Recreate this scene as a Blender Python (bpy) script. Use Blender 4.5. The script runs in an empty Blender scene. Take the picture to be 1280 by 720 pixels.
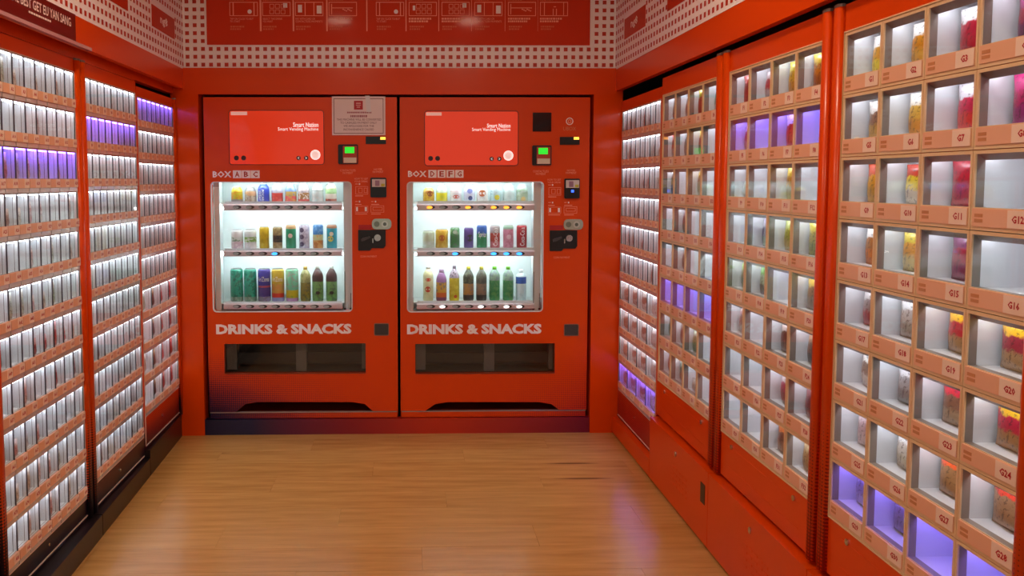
import bpy, bmesh, math, random
from mathutils import Matrix, Vector
R_ = random.Random(7)
SC = bpy.context.scene
COL = SC.collection

# ------------------------------------------------------------------ camera
YAW, PITCH, ROLL = math.radians(1.02914), math.radians(3.91983), math.radians(-0.0823)
F, PX, PY, H = 1000.0, 528.24, 294.73, 1.45
Bm = Matrix(((1, 0, 0), (0, 0, -1), (0, 1, 0)))
RM = Matrix.Rotation(ROLL, 3, 'Z') @ Matrix.Rotation(PITCH, 3, 'X') @ Bm @ Matrix.Rotation(YAW, 3, 'Z')
cam_d = bpy.data.cameras.new('camera'); cam = bpy.data.objects.new('camera', cam_d); COL.objects.link(cam)
rot = (Matrix(((1, 0, 0), (0, -1, 0), (0, 0, -1))) @ RM).transposed()
cam.matrix_world = Matrix.Translation((0, 0, H)) @ rot.to_4x4()
cam_d.sensor_fit = 'HORIZONTAL'; cam_d.sensor_width = 36.0; cam_d.lens = F / 1280 * 36
cam_d.shift_x = (640 - PX) / 1280; cam_d.shift_y = (PY - 360) / 1280
cam_d.clip_start = 0.02; cam_d.clip_end = 60
SC.camera = cam

def on(px, py, ax, val):
    """pixel of the photograph -> point on the plane axis=val"""
    d = RM.transposed() @ Vector(((px - PX) / F, (py - PY) / F, 1))
    c = Vector((0, 0, H)); t = (val - c[ax]) / d[ax]
    return c + d * t

# ------------------------------------------------------------------ world, exposure
world = bpy.data.worlds.new('world'); SC.world = world; world.use_nodes = True
bg = world.node_tree.nodes['Background']
bg.inputs[0].default_value = (1.0, 0.92, 0.82, 1); bg.inputs[1].default_value = 0.42
SC.view_settings.view_transform = 'Standard'; SC.view_settings.look = 'None'
SC.view_settings.exposure = -0.12; SC.view_settings.gamma = 1.0; SC.view_settings.use_curve_mapping = False
SC.cycles.use_denoising = True
SC.cycles.max_bounces = 8; SC.cycles.transparent_max_bounces = 12
LED_W, LED_B, LED_V, LED_VB, LED_M, CEIL_LAMP = 10.5, 12.0, 25.0, 22.0, 24.0, 100.0

# ------------------------------------------------------------------ helpers
def lin(c):
    return tuple((v / 12.92 if v <= 0.04045 else ((v + 0.055) / 1.055) ** 2.4) for v in c)
def rgb(h):
    return lin(tuple(int(h[i:i + 2], 16) / 255 for i in (0, 2, 4)))
MATS = {}
def mat(name, color='ffffff', rough=0.5, metal=0.0, emit=None, estr=0.0, coat=0.0, spec=0.5):
    if name in MATS: return MATS[name]
    m = bpy.data.materials.new(name); m.use_nodes = True
    b = m.node_tree.nodes['Principled BSDF']
    b.inputs['Base Color'].default_value = (*rgb(color), 1)
    b.inputs['Roughness'].default_value = rough; b.inputs['Metallic'].default_value = metal
    b.inputs['Specular IOR Level'].default_value = spec
    b.inputs['Coat Weight'].default_value = coat; b.inputs['Coat Roughness'].default_value = 0.08
    if emit:
        b.inputs['Emission Color'].default_value = (*rgb(emit), 1); b.inputs['Emission Strength'].default_value = estr
    MATS[name] = m
    return m
class NT:
    def __init__(s, m): s.t = m.node_tree; s.b = s.t.nodes['Principled BSDF']
    def n(s, ty, **kw):
        nd = s.t.nodes.new(ty)
        for k, v in kw.items(): setattr(nd, k, v)
        return nd
    def l(s, a, b): s.t.links.new(a, b)
    def val(s, x, sock):
        if isinstance(x, (int, float)): sock.default_value = x
        else: s.l(x, sock)
    def m(s, op, a, b=0.0, clamp=False):
        nd = s.n('ShaderNodeMath', operation=op, use_clamp=clamp)
        s.val(a, nd.inputs[0]); s.val(b, nd.inputs[1]); return nd.outputs[0]
    def mix(s, f, a, b):
        nd = s.n('ShaderNodeMix', data_type='RGBA')
        s.val(f, nd.inputs[0])
        for x, i in ((a, 6), (b, 7)):
            if isinstance(x, str): nd.inputs[i].default_value = (*rgb(x), 1)
            else: s.l(x, nd.inputs[i])
        return nd.outputs[2]
    def step(s, x, a, b):
        nd = s.n('ShaderNodeMapRange', clamp=True); s.l(x, nd.inputs[0]) if not isinstance(x, (int, float)) else None
        nd.inputs[1].default_value = a; nd.inputs[2].default_value = b; return nd.outputs[0]
    def obj(s):
        tc = s.n('ShaderNodeTexCoord'); sp = s.n('ShaderNodeSeparateXYZ'); s.l(tc.outputs['Object'], sp.inputs[0])
        return tc.outputs['Object'], sp.outputs[0], sp.outputs[1], sp.outputs[2]
    def noise(s, vec, scale, detail=3.0):
        nd = s.n('ShaderNodeTexNoise'); s.l(vec, nd.inputs['Vector']); nd.inputs['Scale'].default_value = scale
        nd.inputs['Detail'].default_value = detail; return nd.outputs[0]
    def base(s, c): s.l(c, s.b.inputs['Base Color'])

RED = 'e24600'
def paint(name, color=RED, rough=0.28):
    m = mat(name, color, rough, coat=0.08, spec=0.3)
    return m

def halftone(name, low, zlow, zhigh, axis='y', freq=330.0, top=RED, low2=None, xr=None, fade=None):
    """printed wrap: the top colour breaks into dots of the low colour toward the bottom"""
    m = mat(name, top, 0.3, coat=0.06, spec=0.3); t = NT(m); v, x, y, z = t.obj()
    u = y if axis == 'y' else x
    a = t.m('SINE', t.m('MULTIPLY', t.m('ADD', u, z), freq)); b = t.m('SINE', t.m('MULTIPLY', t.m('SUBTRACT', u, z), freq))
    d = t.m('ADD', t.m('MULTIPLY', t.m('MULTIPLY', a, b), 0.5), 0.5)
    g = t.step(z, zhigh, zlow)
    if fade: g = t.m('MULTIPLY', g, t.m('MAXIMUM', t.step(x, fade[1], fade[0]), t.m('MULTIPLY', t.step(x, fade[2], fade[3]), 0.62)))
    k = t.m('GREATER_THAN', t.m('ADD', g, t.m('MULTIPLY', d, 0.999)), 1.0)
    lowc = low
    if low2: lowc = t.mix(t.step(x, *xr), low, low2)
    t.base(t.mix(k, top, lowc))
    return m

# glass: thin clear sheet, mirror-like only by its Fresnel term
def glass(name, tint=(0.97, 0.985, 0.98), f0=0.03):
    if name in MATS: return MATS[name]
    m = bpy.data.materials.new(name); m.use_nodes = True; nt = m.node_tree; nt.nodes.clear()
    o = nt.nodes.new('ShaderNodeOutputMaterial'); mx = nt.nodes.new('ShaderNodeMixShader')
    tr = nt.nodes.new('ShaderNodeBsdfTransparent'); gl = nt.nodes.new('ShaderNodeBsdfGlossy'); ge = nt.nodes.new('ShaderNodeNewGeometry')
    tr.inputs[0].default_value = (*tint, 1); gl.inputs['Roughness'].default_value = 0.03
    dt = nt.nodes.new('ShaderNodeVectorMath'); dt.operation = 'DOT_PRODUCT'
    nt.links.new(ge.outputs['Incoming'], dt.inputs[0]); nt.links.new(ge.outputs['Normal'], dt.inputs[1])
    def mt(op, a, b):
        k = nt.nodes.new('ShaderNodeMath'); k.operation = op
        for i, q in enumerate((a, b)):
            if q is None: continue
            if isinstance(q, (int, float)): k.inputs[i].default_value = q
            else: nt.links.new(q, k.inputs[i])
        return k.outputs[0]
    c = mt('ABSOLUTE', dt.outputs['Value'], None)
    p = mt('POWER', mt('SUBTRACT', 1.0, c), 5.0)
    fac = mt('ADD', mt('MULTIPLY', p, 1 - f0), f0)
    nt.links.new(fac, mx.inputs[0]); nt.links.new(tr.outputs[0], mx.inputs[1]); nt.links.new(gl.outputs[0], mx.inputs[2])
    nt.links.new(mx.outputs[0], o.inputs[0]); MATS[name] = m
    return m

class MB:
    def __init__(s): s.v = []; s.f = []; s.mi = []; s.sm = []
    def quad(s, a, b, c, d, mi=0):
        n = len(s.v); s.v += [tuple(a), tuple(b), tuple(c), tuple(d)]; s.f.append((n, n + 1, n + 2, n + 3)); s.mi.append(mi); s.sm.append(False)
    def box(s, x0, x1, y0, y1, z0, z1, mi=0, skip=''):
        n = len(s.v)
        s.v += [(x0, y0, z0), (x1, y0, z0), (x1, y1, z0), (x0, y1, z0), (x0, y0, z1), (x1, y0, z1), (x1, y1, z1), (x0, y1, z1)]
        for k, q in (('b', (0, 3, 2, 1)), ('t', (4, 5, 6, 7)), ('f', (0, 1, 5, 4)), ('r', (1, 2, 6, 5)), ('k', (2, 3, 7, 6)), ('l', (3, 0, 4, 7))):
            if k in skip: continue
            s.f.append(tuple(n + i for i in q)); s.mi.append(mi); s.sm.append(False)
        return s
    def loop_prism(s, loop, ext, mi=0, caps=True, mis=None):
        """loop: list of 3D points (planar), ext: extrusion vector"""
        n = len(s.v); k = len(loop)
        s.v += [tuple(p) for p in loop] + [tuple(Vector(p) + Vector(ext)) for p in loop]
        for i in range(k):
            j = (i + 1) % k; s.f.append((n + i, n + j, n + k + j, n + k + i)); s.mi.append(mi if mis is None else mis); s.sm.append(False)
        if caps:
            s.f.append(tuple(n + i for i in reversed(range(k)))); s.f.append(tuple(n + k + i for i in range(k))); s.mi += [mi, mi]; s.sm += [False, False]
        return s
    def lathe(s, prof, cx=0, cy=0, seg=20, mis=None, smooth=True):
        """prof: list of (r,z); mis: material per segment"""
        n = len(s.v)
        for r, z in prof:
            for i in range(seg):
                a = 2 * math.pi * i / seg; s.v.append((cx + r * math.cos(a), cy + r * math.sin(a), z))
        for k in range(len(prof) - 1):
            for i in range(seg):
                j = (i + 1) % seg
                s.f.append((n + k * seg + i, n + k * seg + j, n + (k + 1) * seg + j, n + (k + 1) * seg + i)); s.mi.append(mis[k] if mis else 0); s.sm.append(smooth)
        s.f.append(tuple(n + i for i in reversed(range(seg)))); s.mi.append(mis[0] if mis else 0); s.sm.append(False)
        t = n + (len(prof) - 1) * seg
        s.f.append(tuple(t + i for i in range(seg))); s.mi.append(mis[-1] if mis else 0); s.sm.append(False)
        return s
    def mesh(s, name, mats, off=(0, 0, 0)):
        me = bpy.data.meshes.new(name); o = Vector(off)
        me.from_pydata([tuple(Vector(p) - o) for p in s.v], [], s.f)
        for m in (mats if isinstance(mats, (list, tuple)) else [mats]): me.materials.append(m)
        me.polygons.foreach_set('material_index', s.mi); me.polygons.foreach_set('use_smooth', s.sm); me.update()
        return me
WM = {}
def put(name, data, parent=None, M=None):
    o = bpy.data.objects.new(name, data); COL.objects.link(o)
    M = M or Matrix.Identity(4)
    WM[o.name] = M
    if parent is not None:
        o.parent = parent; o.matrix_local = WM[parent.name].inverted() @ M
    else: o.matrix_local = M
    return o
def ob(name, mb, mats, parent=None, loc=None):
    """mesh authored in world coordinates; its origin sits at the parent's origin (or loc)"""
    if loc is None: loc = WM[parent.name].to_translation() if parent is not None else (0, 0, 0)
    return put(name, mb.mesh(name, mats, loc), parent, Matrix.Translation(loc))
def tag(o, label=None, cat=None, group=None, kind=None):
    if label: o['label'] = label
    if cat: o['category'] = cat
    if group: o['group'] = group
    if kind: o['kind'] = kind
    return o
def thing(name, label, cat, loc, rz=0.0, group=None):
    o = put(name, None, None, Matrix.Translation(loc) @ Matrix.Rotation(rz, 4, 'Z'))
    o.empty_display_size = 0.1
    return tag(o, label, cat, group)
def struct(name, mb, mats, loc=(0, 0, 0), label=None): return tag(ob(name, mb, mats, None, loc), label, None, None, 'structure')

def rrect(x0, x1, z0, z1, r, n=5):
    pts = []
    for cx, cz, a0 in ((x1 - r, z0 + r, -90), (x1 - r, z1 - r, 0), (x0 + r, z1 - r, 90), (x0 + r, z0 + r, 180)):
        for i in range(n + 1):
            a = math.radians(a0 + 90 * i / n); pts.append((cx + r * math.cos(a), cz + r * math.sin(a)))
    return pts
def plate(mb, outer, holes, y0, y1, mi=0):
    """flat plate in XZ with holes, front at y0, back at y1"""
    bm = bmesh.new(); es = []
    for lp in [outer] + holes:
        vs = [bm.verts.new((x, 0, z)) for x, z in lp]
        es += [bm.edges.new((vs[i], vs[(i + 1) % len(vs)])) for i in range(len(vs))]
    bmesh.ops.triangle_fill(bm, use_beauty=True, use_dissolve=False, edges=es, normal=(0, -1, 0))
    bm.verts.index_update(); n = len(mb.v)
    mb.v += [(v.co.x, y0, v.co.z) for v in bm.verts]
    for f in bm.faces:
        idx = [n + v.index for v in f.verts]
        if f.normal.y > 0: idx.reverse()
        mb.f.append(tuple(idx)); mb.mi.append(mi); mb.sm.append(False)
    bm.free()
    for lp in [outer] + holes: mb.loop_prism([(x, y0, z) for x, z in lp], (0, y1 - y0, 0), mi, caps=False)
    return mb

# ------------------------------------------------------------------ lettering (all made in one batch)
TXT = {}
def make_texts(items):
    tmp = []
    for s, w in items:
        cu = bpy.data.curves.new('t', 'FONT'); cu.body = s; cu.size = 1.0; cu.offset = w; cu.resolution_u = 1 if len(s) < 4 else 2
        o = bpy.data.objects.new('t', cu); COL.objects.link(o); tmp.append((s, w, o))
    bpy.context.view_layer.update(); dg = bpy.context.evaluated_depsgraph_get()
    for s, w, o in tmp:
        me = bpy.data.meshes.new_from_object(o.evaluated_get(dg)); me.name = 'lettering'
        xs = [v.co.x for v in me.vertices]; ys = [v.co.y for v in me.vertices]
        TXT[(s, w)] = (me, min(xs), max(xs), min(ys), max(ys))
        cu = o.data; bpy.data.objects.remove(o); bpy.data.curves.remove(cu)
def text(s, w, box, basis, matl, parent, name='lettering', keep=False):
    """fit text s into box (u0,u1,v0,v1) on the surface given by basis=(origin, udir, vdir) in world space"""
    me, a, b, c, d = TXT[(s, w)]
    org, u, v = (Vector(q) for q in basis); nrm = u.cross(v)
    sx = (box[1] - box[0]) / (b - a); sy = (box[3] - box[2]) / (d - c)
    if keep: sx = sy
    p = org + u * (box[0] - a * sx) + v * (box[2] - c * sy)
    M = Matrix(((u.x * sx, v.x * sy, nrm.x, p.x), (u.y * sx, v.y * sy, nrm.y, p.y), (u.z * sx, v.z * sy, nrm.z, p.z), (0, 0, 0, 1)))
    o = put(name, me, parent, M)
    if not me.materials: me.materials.append(None)
    o.material_slots[0].link = 'OBJECT'; o.material_slots[0].material = matl
    return o

PANELS = {  # letter: side, y0, y1, z0, z1, [(rows, columns)]
    'A': ('L', 2.525, 3.170, 0.177, 1.873, [(11, 8)], [2]),
    'B': ('L', 3.260, 3.866, 0.200, 1.868, [(11, 8)], [1]),
    'C': ('L', 3.902, 4.475, 0.291, 1.855, [(6, 8), (4, 4)], [0]),
    'D': ('R', 3.806, 4.480, 0.262, 1.833, [(6, 8), (4, 4)], [9]),
    'E': ('R', 3.100, 3.772, 0.495, 1.848, [(8, 4)], [5]),
    'F': ('R', 2.312, 2.990, 0.495, 1.850, [(8, 4)], [1]),
    'G': ('R', 1.512, 2.206, 0.495, 1.853, [(8, 4)], [7]),
}
items = []
for L, (sd, y0, y1, z0, z1, blocks, vio) in PANELS.items():
    for i in range(sum(r * c for r, c in blocks)): items.append((L + str(i + 1), 0.032))
items += [(s, 0.03) for s in ('BOX', 'A', 'B', 'C', 'D', 'E', 'F', 'G', 'ng8')]
items += [('DRINKS & SNACKS', 0.05), ('Smart Nation', 0.012), ('THE BEST GET EU YAN SANG', 0.015)]
items += [(s, 0.0) for s in ('Smart Vending Machine', 'UBOX', 'POCARI', 'SWEAT', 'AriZona', 'Coca-Cola', 'Sprite',
          'CONTACTLESS', 'PAYMENT', 'NOTES', 'HOW TO GET', 'YOUR DRINK', 'COIN PAYMENT', 'THIS MACHINE WILL BE CONVERTED',
          'TO CASHLESS PAYMENT ONLY', 'WE APOLOGISE FOR THE', 'INCONVENIENCE CAUSED', "TAP ON 'CLICK TO BUY'", 'TO START', 'SELECT THE DRINK', 'YOU WANT',
          'PAY WITH CARD OR', 'CONTACTLESS PAYMENTS', 'COLLECT YOUR DRINK', '<', '>')]
make_texts(items)

# ------------------------------------------------------------------ materials
M_RED = paint('red_paint')
M_REDB = paint('red_fascia')
M_GAP = mat('seam_black', '120c0a', 0.8)
M_WHITE = mat('cell_white', 'e9ebee', 0.45)
M_TAN = mat('locker_tan', 'ecc79a', 0.45)
M_PEACH = mat('label_peach', 'f2b692', 0.4)
M_TAGP = mat('label_tag', 'fbdcc6', 0.4)
M_NUM = mat('label_number', 'c00c18', 0.5)
M_DOOR = mat('door_ring_smoke', '8d8078', 0.3)
M_DOORN = mat('door_ring_pale', 'efe9ea', 0.25)
M_SHELF = mat('shelf_edge_grey', 'e0dadc', 0.25, 0.35)
M_LED = mat('led_white', 'ffffff', 0.5, emit='f1f5ff', estr=LED_W)
M_LEDB = mat('led_locker', 'ffffff', 0.5, emit='f4f4ff', estr=LED_B)
M_LEDV = mat('led_violet', 'c0a8ff', 0.5, emit='8560ff', estr=LED_V)
M_LEDVB = mat('led_locker_violet', 'c0a8ff', 0.5, emit='8f78ff', estr=LED_VB)
M_LEDM = mat('led_machine', 'ffffff', 0.5, emit='eaf8fb', estr=LED_M)
M_GLASS = glass('door_glass')
M_CHROME = mat('steel', 'c9c6c0', 0.25, 1.0)
M_PRINTW = mat('white_print', 'fff0ec', 0.5)
M_PRINTP = mat('pale_red_print', 'ffa888', 0.5)
M_BLK = mat('black_plastic', '151313', 0.3)

# ------------------------------------------------------------------ room
fl = mat('floor_subfloor', '5a3a20', 0.8)
floor = struct('floor', MB().box(-2.2, 2.2, -1.5, 6.0, -0.05, -0.008), fl, (0, 2, 0))
wood = mat('laminate_oak', 'b9824a', 0.26)
t = NT(wood); v, x, y, z = t.obj()
oi = t.n('ShaderNodeObjectInfo')
mp = t.n('ShaderNodeMapping'); t.l(v, mp.inputs[0]); mp.inputs['Scale'].default_value = (1.1, 12, 1)
ad = t.n('ShaderNodeVectorMath', operation='ADD'); t.l(mp.outputs[0], ad.inputs[0])
cmb = t.n('ShaderNodeCombineXYZ'); t.l(t.m('MULTIPLY', oi.outputs['Random'], 40.0), cmb.inputs[0]); t.l(t.m('MULTIPLY', oi.outputs['Random'], 17.0), cmb.inputs[1]); t.l(cmb.outputs[0], ad.inputs[1])
g1 = t.noise(ad.outputs[0], 2.2, 6.0); g2 = t.noise(ad.outputs[0], 7.0, 3.0)
c1 = t.mix(t.step(g1, 0.3, 0.72), 'd29c54', 'b27f3e')
c2 = t.mix(t.m('MULTIPLY', t.step(g2, 0.5, 0.8), 0.35), c1, '96662e')
c3 = t.mix(t.m('MULTIPLY', oi.outputs['Random'], 0.25), c2, 'dcae68')
kn = t.n('ShaderNodeTexVoronoi'); t.l(v, kn.inputs['Vector']); kn.inputs['Scale'].default_value = 2.3
mk = t.n('ShaderNodeMapping'); t.l(v, mk.inputs[0]); mk.inputs['Scale'].default_value = (1, 2.4, 1); t.l(ad.outputs[0], kn.inputs['Vector']); kn.inputs['Scale'].default_value = 0.55
t.base(t.mix(t.m('MULTIPLY', t.step(kn.outputs['Distance'], 0.10, 0.045), 0.75), c3, '4a2a14'))
PW = 0.192
pl_mesh = {}
def plank_mesh(ln):
    if ln not in pl_mesh:
        mb = MB(); b = 0.0004; mb.box(-ln / 2 + b, ln / 2 - b, -PW / 2 + b, PW / 2 - b, -0.008, 0.0); pl_mesh[ln] = mb.mesh('plank', wood)
    return pl_mesh[ln]
row = 0; yy = 4.62
while yy > -0.4:
    off = (row * 0.47) % 1.29
    xs = -1.35 - off
    while xs < 1.3:
        x0, x1 = max(xs, -1.35), min(xs + 1.29, 1.25)
        if x1 - x0 > 0.02:
            put('plank', plank_mesh(round(x1 - x0, 3)), floor, Matrix.Translation(((x0 + x1) / 2, yy - PW / 2, 0)))
        xs += 1.29
    yy -= PW; row += 1

M_WALL = mat('wall_grey', '6a5a52', 0.8)
struct('wall_left', MB().box(-2.05, -1.98, -1.5, 5.6, -0.05, 2.8), M_WALL)
struct('wall_right', MB().box(1.88, 1.95, -1.5, 5.6, -0.05, 2.8), M_WALL)
struct('wall_back', MB().box(-2.05, 1.95, 5.5, 5.6, -0.05, 2.8), M_WALL)
M_CEIL = mat('ceiling_white', 'd8cfc4', 0.8)
struct('ceiling', MB().box(-2.05, 1.95, -1.5, 5.6, 2.75, 2.8), M_CEIL)

# portal framing the two machines
YF = 4.532
portal = MB()
outer = [(-1.318, 0.0), (-1.165, 0.0), (-1.165, 1.932), (1.042, 1.932), (1.042, 0.0), (1.205, 0.0), (1.205, 2.0), (1.205, 2.077), (-1.318, 2.077)]
plate(portal, outer, [], 4.505, 4.60)
struct('trim_1', portal, paint('portal_paint', RED, 0.2), (0, 4.55, 0), 'red orange portal framing the two drinks machines')

# ------------------------------------------------------------------ frieze boards with printed squares
M_FRZ = mat('frieze_white', 'fdf3f2', 0.55); M_SQ = mat('frieze_red', 'c23010', 0.5)
PT, SQ = 0.0432, 0.0212
ZR = [2.098 + PT * k for k in range(15)]
def dots(name, pts, ev, eu, parent):
    mb = MB(); h = SQ / 2; u = Vector(eu); v = Vector(ev)
    for p in pts:
        p = Vector(p); mb.quad(p - u * h - v * h, p + u * h - v * h, p + u * h + v * h, p - u * h + v * h)
    return tag(ob(name, mb, M_SQ, parent), None, None, None, 'stuff')
frz = struct('trim_3', MB().box(-1.246, 1.165, 4.532, 4.56, 2.078, 2.75), M_FRZ, (0, 4.53, 2.078), 'white frieze printed with rows of small red squares above the machines')
bl, br = on(259, 56, 1, 4.531), on(737, 56, 1, 4.531)
zb = bl.z
pts = []
nx = 56
for i in range(nx):
    x = -1.246 + 0.021 + i * (2.411 - 0.042) / (nx - 1)
    for z in ZR:
        if bl.x - 0.008 < x < br.x + 0.008 and z > zb - 0.012: continue
        pts.append((x, 4.5312, z))
dots('printed_squares', pts, (0, 0, 1), (1, 0, 0), frz)
panel = ob('instruction_panel', MB().box(bl.x, br.x, 4.526, 4.533, zb, 2.72), paint('instruction_red', 'd43400', 0.65), frz)
panel['label'] = 'red instruction panel with pale line drawings and captions'
def BK(y): return (Vector((0, y, 0)), Vector((1, 0, 0)), Vector((0, 0, 1)))
def pxbox(x0, y0, x1, y1, Y=YF):
    a, b = on(x0, y1, 1, Y), on(x1, y0, 1, Y); return (a.x, b.x, a.z, b.z)
YP = 4.5255
def bars(name, rects, Y, m, parent, th=0.0006):
    mb = MB()
    for (x0, x1, z0, z1) in rects: mb.box(x0, x1, Y - th, Y, z0, z1)
    return ob(name, mb, m, parent)
def frame_rects(b, w=0.003):
    x0, x1, z0, z1 = b
    return [(x0, x1, z0, z0 + w), (x0, x1, z1 - w, z1), (x0, x0 + w, z0, z1), (x1 - w, x1, z0, z1)]
# ten pictograms: frames, dividers, drawings, captions
pics = [287, 328, 369, 411, 470, 511, 552, 593, 635, 675]
divs = [325, 366, 408, 458, 507, 548, 589, 631, 672]
bars('divider_lines', [pxbox(d, -40, d + 0.9, 39, YP) for d in divs], YP, M_PRINTP, panel)
def dashes(x0, x1, y0, y1, n, seed):
    r = random.Random(seed); out = []; xx = x0
    while xx < x1 - 1:
        w = r.uniform(1.2, 3.2); out.append(pxbox(xx, y0, min(xx + w, x1), y1, YP)); xx += w + 0.7
    return out
caps = [("TAP ON 'CLICK TO BUY'", 'TO START'), ('SELECT THE DRINK', 'YOU WANT'), ('PAY WITH CARD OR', 'CONTACTLESS PAYMENTS'), ('COLLECT YOUR DRINK', None),
        ("TAP ON 'CLICK TO BUY'", 'TO START'), None, None, ('PAY WITH CARD OR', 'CONTACTLESS PAYMENTS'), None, None]
M_PRINTD = mat('dull_red_print', 'e0693c', 0.5)
for k, x in enumerate(pics):
    rr = frame_rects(pxbox(x, 2.5, x + 35, 20, YP), 0.0035)
    kind = [0, 1, 2, 3, 0, 1, 1, 2, 3, 4][k]
    fill = []
    if kind == 0: rr += [pxbox(x + 4, 3, x + 5, 19.5, YP), pxbox(x + 30, 3, x + 31, 19.5, YP)]
    if kind == 1:
        for i in range(3):
            for j in range(2): rr += frame_rects(pxbox(x + 9 + i * 7, 5 + j * 7, x + 14.5 + i * 7, 10.5 + j * 7, YP), 0.0025)
        fill.append(pxbox(x + 26, 4, x + 31, 9.5, YP) if k != 5 else pxbox(x + 5, 7, x + 8, 13, YP))
    if kind == 2:
        rr += [pxbox(x + 12, 3, x + 12.8, 19.5, YP), pxbox(x + 23, 3, x + 23.8, 19.5, YP)]
        fill += [pxbox(x + 3.5, 6, x + 8.5, 15.5, YP), pxbox(x + 27, 7, x + 33, 17, YP)]
    if kind == 3: rr += [pxbox(x + 3, 5, x + 4, 18, YP), pxbox(x + 3, 9.5, x + 30, 10.3, YP)] + [pxbox(x + 17 + i * 2, 11 + (i % 3), x + 19 + i * 2, 12.2 + (i % 3), YP) for i in range(6)]
    if kind == 4: rr += [pxbox(x + 5, 3, x + 6, 19, YP), pxbox(x + 29, 3, x + 30, 19, YP), pxbox(x + 16, 11, x + 17, 19, YP), pxbox(x + 20, 11, x + 21, 19, YP), pxbox(x + 17, 8, x + 20, 9, YP)]
    pg = bars('pictogram', rr, YP, M_PRINTP, panel)
    if fill: bars('pictogram_fill', fill, YP, M_PRINTW, pg)
    if kind == 0:
        c = on(x + 25, 14.5, 1, YP - 0.001); mb = MB(); mb.loop_prism([(c.x + 0.012 * math.cos(a * 0.5236), YP - 0.0008, c.z + 0.012 * math.sin(a * 0.5236)) for a in range(12)], (0, 0.0008, 0)); ob('touch_dot', mb, M_PRINTW, pg)
    cp = caps[k]
    if cp:
        text(cp[0], 0.0, pxbox(x + 0.5, 22.3, x + (30 if len(cp[0]) > 16 else 25), 24.8, YP), BK(YP - 0.0006), M_PRINTP, pg, 'caption')
        if cp[1]: text(cp[1], 0.0, pxbox(x + 0.5, 25.6, x + (34 if len(cp[1]) > 9 else 13), 28, YP), BK(YP - 0.0006), M_PRINTP, pg, 'caption')
    else:
        bars('caption', dashes(x, x + 28, 22.3, 24.5, 1, k) + dashes(x, x + 24, 25.6, 27.8, 1, k + 20), YP, M_PRINTP, pg)
    bars('caption', dashes(x + 1, x + 19, 32.3, 34.3, 1, k + 40) + dashes(x + 1, x + 14, 35.5, 37.3, 1, k + 60) + dashes(x, x + 18, -1, 0.8, 1, k + 80), YP, M_PRINTD, pg)

def side_frieze(name, X, s, plaques, label):
    """s=+1 right wall (print faces -X), s=-1 left wall"""
    b = MB().box(min(X, X + s * 0.03), max(X, X + s * 0.03), 0.6, 4.532, 2.072, 2.75)
    fr = struct(name, b, M_FRZ, (X, 2.5, 2.072), label)
    pts = []; y = 4.505
    while y > 0.7:
        for z in ZR:
            if any(a - 0.014 < y < bq + 0.014 and c - 0.014 < z < d + 0.014 for a, bq, c, d in plaques): continue
            pts.append((X - s * 0.0012, y, z))
        y -= PT
    dots('printed_squares', pts, (0, 0, 1), (0, 1, 0), fr)
    for a, bq, c, d in plaques:
        p = ob('plaque', MB().box(min(X, X - s * 0.003), max(X, X - s * 0.003), a, bq, c, d), paint('plaque_red', 'c53008', 0.4), fr)
        u = Vector((0, -1 * s, 0)); org = Vector((X - s * 0.0036, (a + bq) / 2, 0))
        text('ng8', 0.03, (-0.062, 0.062, c + 0.026, d - 0.024), (org, u, Vector((0, 0, 1))), M_PRINTW, p)
    return fr
pq = lambda y0: [(y0 - i * 0.714, y0 - i * 0.714 + 0.375, 2.206, 2.311) for i in range(5)]
side_frieze('trim_4', -1.246, -1, pq(3.98), 'white dotted frieze with red plaques over the narrow-cell cabinets')
side_frieze('trim_5', 1.165, 1, pq(3.962), 'white dotted frieze with red plaques over the wide-cell lockers')
# fascia boards under the side friezes
struct('trim_6', MB().box(-1.276, -1.246, 0.6, 4.53, 1.963, 2.072).box(-1.36, -1.276, 0.6, 4.53, 2.04, 2.07), M_REDB, (-1.26, 2.5, 1.963), 'red fascia board that carries the dark red sign')
struct('trim_7', MB().box(1.165, 1.195, 0.6, 4.53, 1.951, 2.070).box(1.195, 1.3, 0.6, 4.53, 2.04, 2.07), M_REDB, (1.18, 2.5, 1.951), 'red fascia board over the wide-cell lockers')
struct('trim_8', MB().box(-1.34, -1.303, 0.6, 3.88, 1.928, 2.04).box(-1.34, -1.303, 3.88, 4.5, 1.934, 2.04), M_REDB, (-1.32, 2.5, 1.93))
# dark sign on the left fascia with a clear rail below it
sgn = thing('wall_sign', 'dark red sign reading THE BEST GET EU YAN SANG on the red fascia', 'sign', (-1.246, 2.4, 1.97))
ob('board', MB().box(-1.246, -1.240, 1.75, 3.057, 1.972, 2.071), mat('sign_maroon', '6a0a08', 0.35, coat=0.3), sgn)
ub = (Vector((-1.2392, 0, 0)), Vector((0, 1, 0)), Vector((0, 0, 1)))
def pl(px, py, X=-1.24): return on(px, py, 0, X)
a0, a1 = pl(12, 0), pl(88, 29)
text('THE BEST GET EU YAN SANG', 0.015, (2.555, pl(88.5, 33).y, 2.018, 2.050), ub, mat('sign_white', 'f2d5cd', 0.5), sgn)
mb = MB(); r = random.Random(3); yy = pl(36, 18).y
while yy < pl(62, 29).y:
    w = r.uniform(0.008, 0.02); mb.box(-1.2402, -1.2394, yy, yy + w, 2.0015, 2.008); yy += w + 0.004
ob('small_lettering', mb, MATS['sign_white'], sgn)
rail = tag(ob('sign_rail', MB().box(-1.246, -1.226, 0.9, 3.17, 1.954, 1.966), mat('rail_pale', 'd9a9ad', 0.1, 0.3), None, (-1.24, 2.4, 1.95)), 'pale glossy rail along the lower edge of the red fascia', 'rail')

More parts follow.
